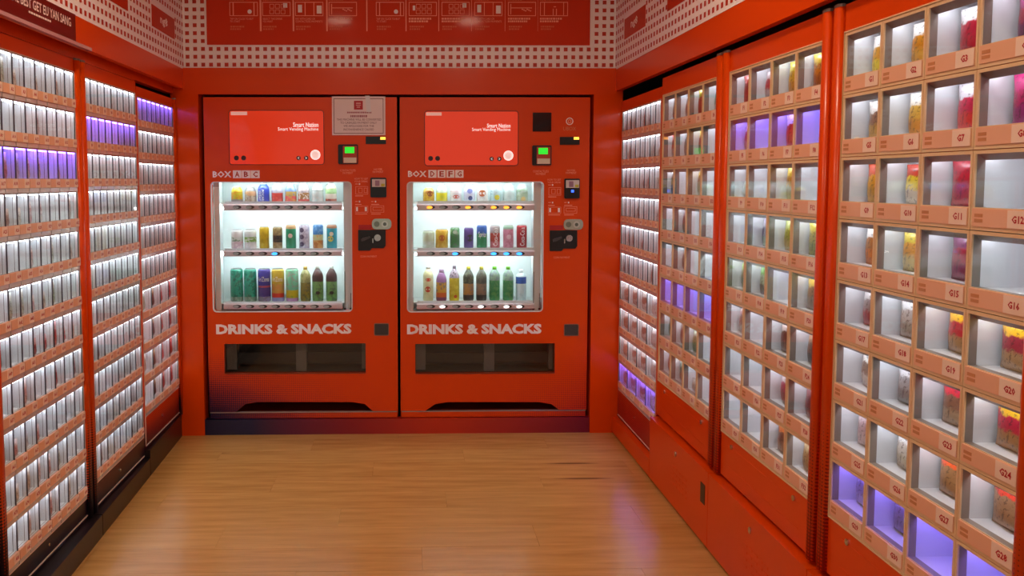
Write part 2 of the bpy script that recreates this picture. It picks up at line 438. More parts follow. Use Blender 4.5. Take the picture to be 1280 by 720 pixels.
# ------------------------------------------------------------------ snack pouch
def pouch_mesh(w, h, T):
    mb = MB(); nx, nz = 8, 10; n0 = 0
    for side in (-1, 1):
        n0 = len(mb.v)
        for j in range(nz + 1):
            for i in range(nx + 1):
                u = 2 * i / nx - 1; vv = 2 * j / nz - 1
                tt = T / 2 * (max(0, 1 - abs(u) ** 2.6) ** 0.8) * (max(0, 1 - abs(vv) ** 5)) * (1 - 0.25 * vv) + 0.0008
                wob = 0.06 * math.sin(5 * vv + 3 * u)
                mb.v.append((side * tt * (1 + wob), u * w / 2 * (1 - 0.05 * (1 - abs(vv) ** 4)), (vv + 1) / 2 * h))
        for j in range(nz):
            for i in range(nx):
                a = n0 + j * (nx + 1) + i; q = (a, a + 1, a + nx + 2, a + nx + 1)
                mb.f.append(q if side > 0 else q[::-1]); mb.mi.append(0); mb.sm.append(True)
    return mb.mesh('pouch', mat('pouch_default'))
def pouch_mat(top, mid, low):
    nm = 'pouch_%s_%s_%s' % (top, mid, low)
    if nm in MATS: return MATS[nm]
    m = mat(nm, mid, 0.32, coat=0.2); t = NT(m); v, x, y, z = t.obj()
    tc = t.n('ShaderNodeTexCoord'); sp = t.n('ShaderNodeSeparateXYZ'); t.l(tc.outputs['Generated'], sp.inputs[0])
    n = t.noise(v, 55.0, 3.0); zz = t.m('ADD', sp.outputs[2], t.m('MULTIPLY', t.m('SUBTRACT', n, 0.5), 0.35))
    c = t.mix(t.step(zz, 0.36, 0.42), low, mid); c = t.mix(t.step(zz, 0.68, 0.72), c, top)
    n2 = t.noise(v, 140.0, 2.0)
    t.base(t.mix(t.m('MULTIPLY', t.step(n2, 0.56, 0.62), 0.55), c, '2e2320'))
    bp = t.n('ShaderNodeBump'); bp.inputs['Strength'].default_value = 0.25; bp.inputs['Distance'].default_value = 0.004
    t.l(n, bp.inputs['Height']); t.l(bp.outputs[0], t.b.inputs['Normal'])
    return m
POUCH = {}
def pouch(dims, colors, M, label, cat='snack', name='snack_pouch', group='snacks in the lockers'):
    if dims not in POUCH: POUCH[dims] = pouch_mesh(*dims)
    o = put(name, POUCH[dims], None, M)
    o.material_slots[0].link = 'OBJECT'; o.material_slots[0].material = pouch_mat(*colors)
    return tag(o, label, cat, group)

# ------------------------------------------------------------------ cabinets with compartments
CELLM = {}
def cell_meshes(w, h, wide):
    key = (round(w, 4), round(h, 4), wide)
    if key in CELLM: return CELLM[key]
    g = 0.0009; y0, y1 = -w / 2 + g, w / 2 - g; zt = h - g; d = 0.20
    c = MB()
    if wide:
        ls, lt, lb, dF = 0.0065, 0.0075, 0.009, 0.022
        zs0, zs1 = lb, lb + 0.038          # label strip
        zw0, zw1 = zs1 + 0.002, zt - lt    # window
        mi_lip = 0
    else:
        ls, lt, lb, dF = 0.0018, 0.003, 0.017, 0.004
        zs0, zs1 = lb, lb + 0.032; zw0, zw1 = zs1 + 0.001, zt - lt
    ya, yb = y0 + ls, y1 - ls
    # front lip (0), door ring (1), interior (2), seam (3)
    lipd = 0.004 if wide else 0.003
    c.box(0, lipd, y0, ya, g, zt, 0 if wide else 5); c.box(0, lipd, yb, y1, g, zt, 0 if wide else 5); c.box(0, lipd, ya, yb, zw1, zt, 0)
    c.box(0 if wide else -0.003, lipd, ya, yb, g, zs0, 0 if wide else 4)
    c.box(0.0022, lipd + 0.002, ya, yb, zs0, zw0, 0)
    zr = zw1 - (0.013 if wide else 0.0)
    # door ring: inner walls from the lip back to dF
    c.quad((lipd, ya, zw0), (dF, ya, zw0), (dF, ya, zr), (lipd, ya, zw1), 1)
    c.quad((lipd, yb, zw0), (lipd, yb, zw1), (dF, yb, zr), (dF, yb, zw0), 1)
    c.quad((lipd, ya, zw1), (dF, ya, zr), (dF, yb, zr), (lipd, yb, zw1), 1)
    c.quad((lipd, ya, zw0), (lipd, yb, zw0), (dF, yb, zw0), (dF, ya, zw0), 1)
    e = 0.0015 if wide else 0.0008; s2 = dF + (0.003 if wide else 0.001)
    A0, A1, Z0, Z1 = y0 + e, y1 - e, zw0 - 0.003, zt - 0.001
    # seam between door and body
    for (p, q, rr, ss) in (((dF, ya, zw0), (dF, ya, zr), (dF, A0, Z1), (dF, A0, Z0)), ((dF, yb, zr), (dF, yb, zw0), (dF, A1, Z0), (dF, A1, Z1)),
                           ((dF, ya, zr), (dF, yb, zr), (dF, A1, Z1), (dF, A0, Z1)), ((dF, yb, zw0), (dF, ya, zw0), (dF, A0, Z0), (dF, A1, Z0))): c.quad(p, q, rr, ss, 3)
    for xa, xb, mi in (((dF, s2, 3), (s2, d, 2)) if wide else ((dF, 0.0145, 2), (0.0145, 0.0162, 3), (0.0162, d, 2))):
        c.quad((xa, A0, Z0), (xb, A0, Z0), (xb, A0, Z1), (xa, A0, Z1), mi)
        c.quad((xa, A1, Z0), (xa, A1, Z1), (xb, A1, Z1), (xb, A1, Z0), mi)
        c.quad((xa, A0, Z1), (xb, A0, Z1), (xb, A1, Z1), (xa, A1, Z1), mi)
        c.quad((xa, A0, Z0), (xa, A1, Z0), (xb, A1, Z0), (xb, A0, Z0), mi)
    c.quad((d, A0, Z0), (d, A0, Z1), (d, A1, Z1), (d, A1, Z0), 2)
    mats = [M_TAN, M_DOOR, M_WHITE, M_GAP, M_SHELF, M_TAN] if wide else [M_SHELF, M_DOORN, M_WHITE, mat('seam_brown', '584a48', 0.6), M_SHELF, mat('divider_dark', '4c474e', 0.3)]
    res = {'cell': c.mesh('compartment', mats)}
    res['pane'] = MB().box(0.0012, 0.0026, ya - 0.0005, yb + 0.0005, zw0 - 0.0005, zw1 + 0.0005).mesh('pane', M_GLASS)
    res['strip'] = MB().box(-0.002 if wide else -0.006, 0.006, ya + 0.0002, yb - 0.0002, zs0 + 0.0002, zs1).mesh('label_strip', M_PEACH)
    tf = 0.36 if wide else 0.46
    xf = -0.002 if wide else -0.006
    ty0, ty1 = ya + 0.0006, ya + (yb - ya) * tf
    res['tag'] = MB().box(xf - 0.0008, xf, ty0, ty1, zs0 + 0.001, zs1 - 0.001).mesh('number_tag', M_TAGP)
    res['codes'] = MB().box(xf - 0.0006, xf, yb - (yb - ya) * 0.20, yb - (yb - ya) * 0.05, zs0 + 0.020, zs0 + 0.027).box(xf - 0.0006, xf, yb - (yb - ya) * 0.20, yb - (yb - ya) * 0.05, zs0 + 0.009, zs0 + 0.016).mesh('fine_print', mat('fine_print', 'd08858', 0.5))
    lx0 = s2 + 0.001
    res['led'] = {}
    for k, mm in (('w', M_LEDB if wide else M_LED), ('v', M_LEDVB if wide else M_LEDV)):
        res['led'][k] = MB().box(lx0, lx0 + (0.010 if wide else 0.008), A0 + 0.002, A1 - 0.002, Z1 - 0.006, Z1 - 0.0005, 0).mesh('led_strip', mm)
    res['dim'] = dict(ya=ya, yb=yb, zs0=zs0, zs1=zs1, zf=Z0, zc=Z1, ty0=ty0, ty1=ty1, xf=xf, w=w, s2=s2, hz=Z1 - Z0)
    CELLM[key] = res
    return res

# snacks by locker number: (top, mid, low, width, height)
SN = {
 'G1': ('f4f0e8', 'e2a215', 'e6d020', .085, .112, 'yellow'), 'G2': ('f2ece2', 'e0930f', 'd9a030', .08, .112, 'golden yellow'), 'G3': ('f6f2f2', 'c8143a', 'b81430', .112, .115, 'crimson'),
 'G4': ('a01e6a', 'b01840', '701a60', .10, .112, 'magenta'), 'G5': ('e9e2da', '9a6f52', 'c79a3a', .11, .105, 'tan'), 'G6': ('f0e9d8', 'e3b648', 'd89a40', .07, .108, 'pale yellow'),
 'G7': ('e8e4ea', 'd0204e', 'd8352e', .11, .112, 'white topped red'), 'G8': ('d01c78', 'c01860', '9a1470', .10, .110, 'pink'), 'G9': ('c84a20', 'e0a013', 'c99a20', .10, .108, 'orange'),
 'G10': ('c2402c', 'e8d020', 'e0d8c8', .07, .10, 'red and yellow'), 'G11': ('a80f2c', 'b8102c', 'c23848', .118, .112, 'deep red'), 'G13': ('f2efe8', 'b8742c', 'd27a18', .09, .108, 'brown and orange'),
 'G14': ('d8c23a', 'd89a30', 'c8b060', .07, .104, 'mustard'), 'G15': ('7a3060', 'a81838', '8c1440', .115, .110, 'maroon'), 'G17': ('d4d0cc', '9a8a86', 'a02830', .095, .108, 'grey and red'),
 'G18': ('e8e8e6', 'c4beb4', 'a09484', .105, .108, 'silver'), 'G19': ('f2b818', 'c42a34', 'b48a58', .105, .11, 'yellow topped red'), 'G20': ('f4bc12', 'a8283c', 'b89464', .115, .112, 'golden topped wine red'),
 'G21': ('f0ece4', '9a8070', 'd8cfc8', .085, .10, 'cream and brown'), 'G22': ('e4e4e4', 'b2b0b0', '8e8884', .105, .106, 'metallic grey'), 'G23': ('d42638', '9a6a50', 'b99a78', .10, .104, 'red topped brown'),
 'G24': ('e8b420', 'c81c3c', 'b07c48', .125, .112, 'yellow, red and brown'), 'G25': ('dcc4c8', 'c8a8ac', 'd0b8b8', .09, .10, 'dusty pink'), 'G26': ('efeeea', 'd8d2c6', 'c0b49a', .105, .104, 'off-white'),
 'G27': ('f0602a', 'b88858', 'a87848', .10, .104, 'orange topped tan'), 'G28': ('e8402c', 'b08460', 'a4744c', .118, .105, 'red-orange topped tan'), 'G29': ('b8b6c4', '8c8aa0', 'a8a4b8', .085, .10, 'bluish grey'), 'G30': ('9c9aa8', '8a8894', '7c7a88', .10, .104, 'dark silver'),
 'F1': ('b03028', 'a02028', 'c03020', .13, .115, 'dark red'), 'F2': ('d8c8cc', 'c04050', 'b8b0c0', .09, .10, 'rose'), 'F3': ('e8d838', 'd8b030', 'c89030', .10, .115, 'lemon'), 'F4': ('e8c020', 'd0801c', 'a85c1c', .12, .115, 'amber'),
 'F5': ('e0a8b0', 'c03850', 'd890a0', .10, .10, 'pink red'), 'F7': ('f0e8ea', 'd84838', 'd06048', .10, .108, 'white topped coral'), 'F9': ('d8e0dc', 'b0c0b4', 'c0c8c0', .10, .06, 'greyish green'), 'F11': ('e8c81c', 'd8a818', 'b0b8a0', .10, .11, 'bright yellow'),
 'F14': ('b8a8c4', '7a6a94', '80a080', .10, .10, 'lilac and green'), 'F15': ('c4d068', '9ab040', 'b8b070', .10, .10, 'lime'), 'F16': ('e0d040', 'c0b030', '98a048', .11, .105, 'yellow-green'), 'F17': ('a8c850', '9a8a50', '7a8a40', .12, .105, 'leaf green'),
 'F18': ('78b84a', 'c0d8b0', '6a6a60', .09, .10, 'green topped pale'), 'F20': ('e8c018', 'b08050', 'a09080', .12, .108, 'yellow topped brown'), 'F21': ('d8b0b0', 'b09a94', 'c8c0b8', .09, .10, 'faded rose'), 'F23': ('d8c8c0', '6a4a42', '8a6a60', .11, .108, 'dark brown and white'),
 'F24': ('c09068', '8a5a40', '5a4038', .115, .095, 'chestnut'), 'F27': ('e0d0d0', 'b83a58', '8a4038', .11, .105, 'raspberry'), 'F28': ('9a5a60', '8a4048', '704038', .115, .10, 'plum brown'), 'F31': ('d87838', '7a4a40', '9a7058', .12, .105, 'orange topped dark brown'), 'F32': ('d0b080', 'c09a68', 'b89060', .09, .09, 'sand coloured'),
 'E1': ('b8b0ac', 'c4bcb8', 'a8a09c', .12, .10, 'stone grey'), 'E2': ('c0b8b8', 'b08a88', 'a88080', .12, .09, 'mauve'), 'E3': ('e0d020', 'c03818', 'b83820', .13, .118, 'yellow topped red'), 'E4': ('58b8a8', '98c8c0', 'd0d8d4', .11, .085, 'teal and white'),
 'E5': ('e84020', 'd88068', 'd8d0cc', .12, .108, 'scarlet topped white'), 'E6': ('a8c0c4', '98a8a8', 'b0a8a4', .11, .10, 'pale teal'), 'E7': ('e8c818', 'b84028', '5a8048', .13, .115, 'yellow, red and green'), 'E9': ('c8c8c4', 'd8d090', '3888d0', .12, .11, 'cream and blue'),
 'E11': ('e8c010', 'd8c8a8', 'c8d8b8', .11, .11, 'gold topped pale'), 'E14': ('b8a8ac', 'b08890', '98a098', .12, .105, 'mauve and grey'), 'E18': ('d8d4c8', 'b89a88', '887868', .11, .10, 'beige'), 'E25': ('98a898', '6a8a78', '889888', .11, .10, 'sage green'),
 'E26': ('c8b8b0', 'a88888', 'b8a8a8', .11, .10, 'dusky rose'), 'E27': ('d8dcc0', 'c0d0a0', 'a8c8b0', .11, .10, 'pale lime'), 'E29': ('b89a98', 'a88080', 'b09088', .12, .10, 'rosy brown'), 'E30': ('c8d0b8', 'b0a890', 'a09078', .11, .10, 'khaki'), 'E31': ('d0d8d0', 'c8d0c4', 'e0e0da', .12, .05, 'flat white'),
}
WORDS = ['first', 'second', 'third', 'fourth', 'fifth', 'sixth', 'seventh', 'eighth', 'ninth', 'tenth', 'eleventh']
DIMSETW = {}
def q(v): return round(v, 3)
def cabinet(L):
    sd, y0, y1, z0, z1, blocks, vio = PANELS[L]
    right = sd == 'R'; X = 1.2 if right else -1.3; s = 1 if right else -1
    nrow = sum(b[0] for b in blocks); rh = (z1 - z0) / nrow
    wide_doors = L in 'EFG'
    desc = {'A': 'red vending cabinet with narrow cells in eleven rows, third row lit violet', 'B': 'red vending cabinet with narrow cells in eleven rows, second row lit violet',
            'C': 'red vending cabinet with ten rows of cells, top row lit violet', 'D': 'red vending cabinet with ten rows of cells, bottom row lit violet',
            'E': 'red locker cabinet of tan-framed cells, its sixth row lit violet', 'F': 'red locker cabinet of tan-framed cells, its second row lit violet', 'G': 'red locker cabinet with tan-framed cells marked G1 to G32, bottom row violet'}[L]
    ym = (y0 + y1) / 2
    cab = thing('locker_cabinet' if wide_doors else 'vending_cabinet', desc, 'cabinet', (X, ym, 0.0), 0 if right else math.pi, 'cabinets along the side walls')
    CW = WM[cab.name]
    def loc(name, mb, mats, parent=cab, sub=None):
        # authored in cabinet space: x depth, y along (flipped on the left), z up
        return put(name, mb.mesh(name, mats), parent, CW)
    hw = (y1 - y0) / 2
    # bounds of the red front: left / right posts and top / bottom
    lo, hi = {'A': (0.045, 0.043), 'B': (0.043, 0.015), 'C': (0.013, 0.03), 'D': (0.015, 0.022), 'E': (0.052, 0.016), 'F': (0.045, 0.052), 'G': (0.04, 0.045)}[L]
    # in cabinet space +y is world +y on the right wall, world -y on the left wall
    e_neg, e_pos = (lo, hi) if right else (hi, lo)
    zb, zt = {'A': (0.09, 1.925), 'B': (0.09, 1.925), 'C': (0.13, 1.905), 'D': (0.10, 1.893)}.get(L, (0.326, 1.93))
    ht = {'A': ('1c1024', 0.16, 0.55), 'B': ('1c1024', 0.12, 0.55), 'C': ('2a0c28', 0.12, 0.34), 'D': ('8a0a20', 0.0, 0.5)}.get(L, ('9a1408', 0.1, 0.8))
    mt = halftone('wrap_' + L, ht[0], ht[1], ht[2], 'y', 300.0, RED)
    zb_l = zb
    fr = MB()
    fr.box(0.0, 0.02, -hw - e_neg, -hw, zb_l, zt); fr.box(0.0, 0.02, hw, hw + e_pos, zb_l, zt)
    fr.box(0.0, 0.02, -hw, hw, z1, zt); fr.box(0.0, 0.02, -hw, hw, zb_l, z0)
    loc('front_frame', fr, mt if not wide_doors else M_RED)
    bd = MB()
    bd.box(0.02, 0.55, -hw - e_neg, -hw - e_neg + 0.015, zb_l, zt); bd.box(0.02, 0.55, hw + e_pos - 0.015, hw + e_pos, zb_l, zt)
    bd.box(0.535, 0.55, -hw - e_neg + 0.015, hw + e_pos - 0.015, zb_l, zt); bd.box(0.02, 0.535, -hw - e_neg + 0.015, hw + e_pos - 0.015, zt - 0.012, zt); bd.box(0.02, 0.535, -hw - e_neg + 0.015, hw + e_pos - 0.015, zb_l, zb_l + 0.012)
    loc('carcass', bd, M_RED)
    # rounded posts
    for sgn_, e in ((-1, e_neg), (1, e_pos)):
        if e < 0.03: 
            continue
        rr = e * 0.46; cy = sgn_ * (hw + e * 0.48); p = MB(); loop = []
        for i in range(9):
            a = math.pi * i / 8; loop.append((-0.016 * math.sin(a) ** 0.7 if 0 < i < 8 else 0.0, cy + rr * math.cos(a), zb_l))
        p.loop_prism(loop, (0, 0, zt - zb_l - 0.002))
        p.sm = [True if i < 8 else False for i in range(len(p.f))]
        loc('post', p, mt)
        cp = MB(); cp.loop_prism([(x - 0.001, y, zt - 0.004) for x, y, z in loop], (0, 0, 0.008)); loc('post_cap', cp, mat('cap_grey', '8a7a72', 0.3, 0.5))
    # thin pale edge line round the grid
    edge = MB(); w = 0.0035
    edge.box(-0.0025, 0.004, -hw - w, -hw, z0 - w, z1 + w); edge.box(-0.0025, 0.004, hw, hw + w, z0 - w, z1 + w); edge.box(-0.0025, 0.004, -hw, hw, z1, z1 + w); edge.box(-0.0025, 0.004, -hw, hw, z0 - w, z0)
    loc('grid_edge', edge, M_TAN if wide_doors else mat('edge_pale', 'd8b8a8', 0.3))
    # lower service panel
    sp = MB()
    if wide_doors:
        for (a, b, c, d) in ((-hw + .07, hw - .07, .455, .457), (-hw + .07, hw - .07, .375, .377)): sp.box(-0.0012, 0.001, a, b, c, d)
        loc('service_panel_seam', sp, M_RED)
        for yk in (-hw + 0.10, hw - 0.10):
            k = MB(); k.loop_prism([(-0.004, yk + 0.009 * math.cos(i * .5236), 0.462 + 0.009 * math.sin(i * .5236)) for i in range(12)], (0.004, 0, 0)); loc('keyhole', k, M_CHROME)
    else:
        zl = zb_l + 0.012
        sp.box(-0.003, 0.001, -hw - 0.004, hw + 0.004, zl, zl + 0.004)
        sp.box(-0.003, 0.001, (hw if not right else -hw - 0.004), (hw + 0.004 if not right else -hw), zl, z0)
        loc('kick_line', sp, mat('line_pale', 'e8d0c0', 0.35))
        k = MB(); k.loop_prism([(-0.003, 0.02 + 0.006 * math.cos(i * .5236), (z0 + zb_l) / 2 + 0.01 + 0.006 * math.sin(i * .5236)) for i in range(12)], (0.003, 0, 0)); loc('keyhole', k, M_CHROME)
    # compartments
    n = 0; r = 0
    for rows, cols in blocks:
        cw = (y1 - y0) / cols
        ms = cell_meshes(cw, rh, wide_doors); dm = ms['dim']
        for _ in range(rows):
            zc = z1 - (r + 1) * rh
            for c in range(cols):
                n += 1; code = L + str(n)
                yc = hw - (c + 0.5) * cw      # image-left is +y in cabinet space on both walls
                CM = CW @ Matrix.Translation((0, yc, zc))
                cell = put('compartment', ms['cell'], cab, CM)
                for nm, key in (('pane', 'pane'), ('label_strip', 'strip'), ('number_tag', 'tag')): put(nm, ms[key], cell, CM)
                if wide_doors: put('fine_print', ms['codes'], cell, CM)
                put('led_strip', ms['led']['v' if r in vio else 'w'], cell, CM)
                me, a, b, cc, dd = TXT[(code, 0.032)]
                th = 0.0155 if wide_doors else 0.0125
                sy = th / (dd - cc); sx = min(sy * 0.92, (dm['ty1'] - dm['ty0']) * 0.78 / (b - a))
                ctr = (dm['ty0'] + dm['ty1']) / 2; zz = (dm['zs0'] + dm['zs1']) / 2
                TM = Matrix(((0, 0, -1, dm['xf'] - 0.0012), (-sx, 0, 0, ctr + sx * (a + b) / 2), (0, sy, 0, zz - sy * (cc + dd) / 2), (0, 0, 0, 1)))
                o = put('number', me, cell, CM @ TM)
                if not me.materials: me.materials.append(M_NUM)
                # contents
                top = None
                if code in SN:
                    t3, m3, l3, w3, h3, word = SN[code]
                    dims = (0.034, ) ; dm_h = min(h3, dm['hz'] - 0.012)
                    dx = {'G': 0.052, 'F': 0.036, 'E': 0.025}[L]
                    PM = CM @ Matrix.Translation((dx + 0.020, (dm['w'] / 2 - 0.008 - w3 / 2) * 0.85, dm['zf'])) @ Matrix.Rotation(R_.uniform(-0.12, 0.12), 4, 'Z')
                    pouch((w3, q(dm_h), 0.030), (t3, m3, l3), PM, '%s snack pouch behind the locker door marked %s' % (word, code), 'snack')
                elif not wide_doors:
                    narrow_item(L, r, c, cols, code, CM, dm)
            r += 1
    return cab
NP = [('e8dcdc', 'd8b8bc', 'e0d4d4'), ('dce4e0', 'b8ccc4', 'c8d8d0'), ('e8e6e2', 'c8c0bc', 'd8d4d0'), ('d8dce4', 'b0bccc', 'c8d0dc'), ('e0d0c8', 'b89a90', 'a88a80'), ('e4d4d8', 'd0a0a8', 'c89098')]
NPW = ['pale pink', 'pale green', 'light grey', 'light blue', 'beige', 'rose pink']
ORD = ['first', 'second', 'third', 'fourth', 'fifth', 'sixth', 'seventh', 'eighth']
def narrow_item(L, r, c, cols, code, CM, dm):
    rr = random.Random(hash((ord(L), r, c)) & 0xffff)
    wide4 = cols == 4
    if wide4:
        if L == 'C':
            pal = [('e8e4de', 'd8d0c4', 'e0dcd4'), ('b89068', '7a4a38', '5a3a30'), ('d89a94', 'b8404a', 'c86068'), ('d87a78', 'b03040', 'c05058')][c]
            word = ['cream', 'dark brown', 'brick red', 'crimson'][c]
        else:
            pal = [('e4dcd4', 'c4a898', 'd0bcb0'), ('e8e4e0', 'b89a90', 'dcd4d0'), ('e8e4e0', 'a88478', 'dcd4d2'), ('e8e8ea', 'd8d8dc', 'e0e0e4')][c]
            word = ['tan', 'light brown', 'brown', 'white'][c]
        if c == 0 and L == 'C' and r % 2: return
        w3 = min(0.10, dm['w'] - 0.03); h3 = q(dm['hz'] * rr.uniform(0.8, 0.94))
        dx = 0.028
    else:
        prob = {'A': 0.62, 'B': 0.5, 'C': 0.5, 'D': 0.4}[L]
        if rr.random() > prob: return
        k = rr.randrange(len(NP)); pal = NP[k]; word = NPW[k]
        if L == 'A' and c == 0 and r in (4, 5, 6): pal = ('8a6a60', '4a3430', '6a4a44'); word = 'dark brown'
        if L == 'A' and r in (6, 7) and c in (3, 4, 5, 6): pal = ('d8a8ac', 'b84858', 'c88088'); word = 'red'
        if L == 'C' and c in (3, 4) and r < 6: pal = [('a89890', '4a4a3a', '6a5a50'), ('c89a98', 'a04048', 'b86a68')][c - 3]; word = ['dark olive', 'brick red'][c - 3]
        w3 = q(dm['w'] * 0.62); h3 = q(dm['hz'] * rr.choice((0.55, 0.72, 0.85)))
        dx = 0.021
    PM = CM @ Matrix.Translation((dx, dm['w'] / 2 - 0.004 - w3 / 2 - 0.004, dm['zf'])) @ Matrix.Rotation(rr.uniform(-0.1, 0.1), 4, 'Z')
    pouch((q(w3), h3, 0.017 if not wide4 else 0.028), pal, PM, '%s snack packet behind the small door marked %s' % (word, code), 'snack', 'snack_packet', 'snacks in the narrow cells')

for L in 'ABCDEFG': cabinet(L)

# ------------------------------------------------------------------ bases under the cabinets
def base(name, right, y0, y1, z1, label, m):
    X = 1.168 if right else -1.270; s = 1 if right else -1
    bz = thing(name, label, 'cabinet base', (X, (y0 + y1) / 2, 0))
    bz['group'] = 'bases under the side cabinets'
    b = MB()
    if right: b.box(X, X + 0.55, y0 + 0.002, y1 - 0.002, 0.012, z1)
    else:
        xf = lambda y: -1.2932 + (4.515 - y) * 0.0293      # the dark kick board runs slightly askew to the cabinets
        ya_, yb_ = y0 + 0.002, y1 - 0.002
        b.loop_prism([(xf(ya_), ya_, 0.0), (xf(yb_), yb_, 0.0), (-1.82, yb_, 0.0), (-1.82, ya_, 0.0)], (0, 0, z1))
    ob('body', b, m, bz)
    f0, f1 = sorted((X + s * 0.030, X + s * 0.5)); ob('plinth', MB().box(f0, f1, y0 + 0.004, y1 - 0.004, 0.0, 0.014), m, bz)
    return bz, X, s
MB_R = M_RED
MB_L = mat('base_dark', '1a1014', 0.35, coat=0.2)
for nm, y0, y1, w in (('E', 3.03, 3.785, 'E1 to E32'), ('F', 2.257, 3.03, 'F1 to F32'), ('G', 1.46, 2.257, 'G1 to G32')):
    bz, X, s = base('cabinet_base', True, y0, y1, 0.310, 'red base box with keyhole under the locker cells marked %s' % w, MB_R)
    k = MB(); k.loop_prism([(X - 0.004, (y0 + y1) / 2 + 0.009 * math.cos(i * .5236), 0.255 + 0.012 * math.sin(i * .5236)) for i in range(12)], (0.004, 0, 0)); ob('keyhole', k, M_CHROME, bz)
    ob('handle_recess', MB().box(X - 0.002, X + 0.002, y0 + 0.03, y0 + 0.075, 0.17, 0.25), M_BLK, bz)
    v = MB()
    for i in range(5):
        for j in range(4): v.box(X - 0.0015, X + 0.001, (y0 + y1) / 2 - 0.02 + i * 0.04 - 0.12, (y0 + y1) / 2 + 0.008 + i * 0.04 - 0.12, 0.11 + j * 0.025, 0.118 + j * 0.025)
    ob('vent_slots', v, MB_R, bz)
base('cabinet_base', True, 3.787, 4.5, 0.098, 'low red base under the cabinet with its bottom row lit violet', MB_R)
base('cabinet_base', False, 2.48, 3.213, 0.088, 'low black base under the cabinet with its third row lit violet', MB_L)
base('cabinet_base', False, 3.215, 3.882, 0.088, 'low black base under the cabinet with its second row lit violet', MB_L)
base('cabinet_base', False, 3.884, 4.5, 0.128, 'low black base under the cabinet with its top row lit violet', MB_L)
# red end panels that carry on toward the viewer
struct('trim_10', MB().box(-1.85, -1.30, 1.2, 2.478, 0.0, 1.925), halftone('end_wrap', '1c1024', 0.16, 0.9, 'y', 300, RED), (-1.3, 1.8, 0), 'red end panel before the narrow-cell cabinets')
struct('trim_11', MB().box(1.2, 1.75, 0.8, 1.468, 0.0, 1.93), M_RED, (1.2, 1.1, 0), 'red end panel before the wide-cell lockers')

# ------------------------------------------------------------------ drinks
def band_mat(h, rough=0.3): return mat('band_' + h, h, rough, 0.0, coat=0.3)
def art_mat(a, b, scale=60.0):
    nm = 'art_%s_%s_%d' % (a, b, scale)
    if nm in MATS: return MATS[nm]
    m = mat(nm, a, 0.3, coat=0.3); t = NT(m); v, x, y, z = t.obj(); n = t.noise(v, scale, 2.0); t.base(t.mix(t.step(n, 0.52, 0.58), a, b)); return m
M_ALU = mat('can_lid', 'c8c8c8', 0.3, 0.8)
def bands(mb, prof_fn, segs):
    """segs: list of (z0,z1,matindex); prof_fn(z)->r"""
def can(loc, r, h, segs, label, name='soda_can', logo=None):
    r *= 1.06
    """segs: (fraction, material) from the bottom up"""
    t = thing(name, label, 'drink', loc, 0, 'drinks in the machines')
    zs = [(r * 0.80, 0.0), (r, 0.006)]; mats = []; mis = [0]
    f0 = 0.0
    for k, (f, m) in enumerate(segs):
        mats.append(m); f0 += f
        zs.append((r, 0.006 + (h - 0.018) * min(f0, 1.0))); mis.append(k)
    zs.append((r * 0.84, h - 0.003)); mis.append(len(mats) - 1)
    o = put('body', MB().lathe(zs, seg=20, mis=mis).mesh('body', mats), t, WM[t.name])
    put('lid', MB().lathe([(r * 0.84, h - 0.003), (r * 0.86, h), (r * 0.80, h), (r * 0.78, h - 0.003)], seg=20).mesh('lid', M_ALU), t, WM[t.name])
    return t, o
def shoulder(loc, r, h, segs, label, rt=0.55, sh=0.30, name='bottle_can', capm=None):
    """tapered can or bottle: straight body, shoulders to rt*r at the top"""
    t = thing(name, label, 'drink', loc, 0, 'drinks in the machines')
    def rad(f): 
        if f < 0.05: return r * (0.9 + 2 * f)
        if f < 1 - sh: return r
        k = (f - (1 - sh)) / sh; return r * (1 - (1 - rt) * (k ** 1.8))
    prof = []; mis = []; mats = [m for _, m in segs]; cuts = []; a = 0
    for f, m in segs: a += f; cuts.append(a)
    fs = sorted(set([0, 0.05] + [min(c, 1.0) for c in cuts] + [1 - sh + sh * i / 6 for i in range(7)]))
    for i, f in enumerate(fs):
        prof.append((rad(f), h * f))
        if i: 
            mid = (fs[i] + fs[i - 1]) / 2; mis.append(next((k for k, c in enumerate(cuts) if mid <= c), len(cuts) - 1))
    o = put('body', MB().lathe(prof, seg=20, mis=mis).mesh('body', mats), t, WM[t.name])
    put('cap', MB().lathe([(rt * r * 1.02, h - 0.001), (rt * r * 1.02, h + (0.004 if not capm else 0.016)), (rt * r * 0.9, h + (0.005 if not capm else 0.018))], seg=20).mesh('cap', capm or M_ALU), t, WM[t.name])
    return t, o
def wrap_text(s, w, t, r, z0, z1, arc, m, vertical=False, turn=0.0):
    """lettering wrapped round a can facing the viewer (-Y)"""
    me0, a, b, c, d = TXT[(s, w)]; me = me0.copy()
    for vv in me.vertices:
        u = (vv.co.x - a) / (b - a); k = (vv.co.y - c) / (d - c)
        if vertical: z = z0 + (z1 - z0) * u; ang = (0.5 - k) * arc * (1 if z1 > z0 else -1) + turn
        else: z = z0 + (z1 - z0) * k; ang = (u - 0.5) * arc + turn
        vv.co = ((r + 0.0006) * math.sin(ang), -(r + 0.0006) * math.cos(ang), z)
    me.materials.clear(); me.materials.append(m)
    for p in me.polygons: p.material_index = 0
    return put('lettering', me, t, WM[t.name])
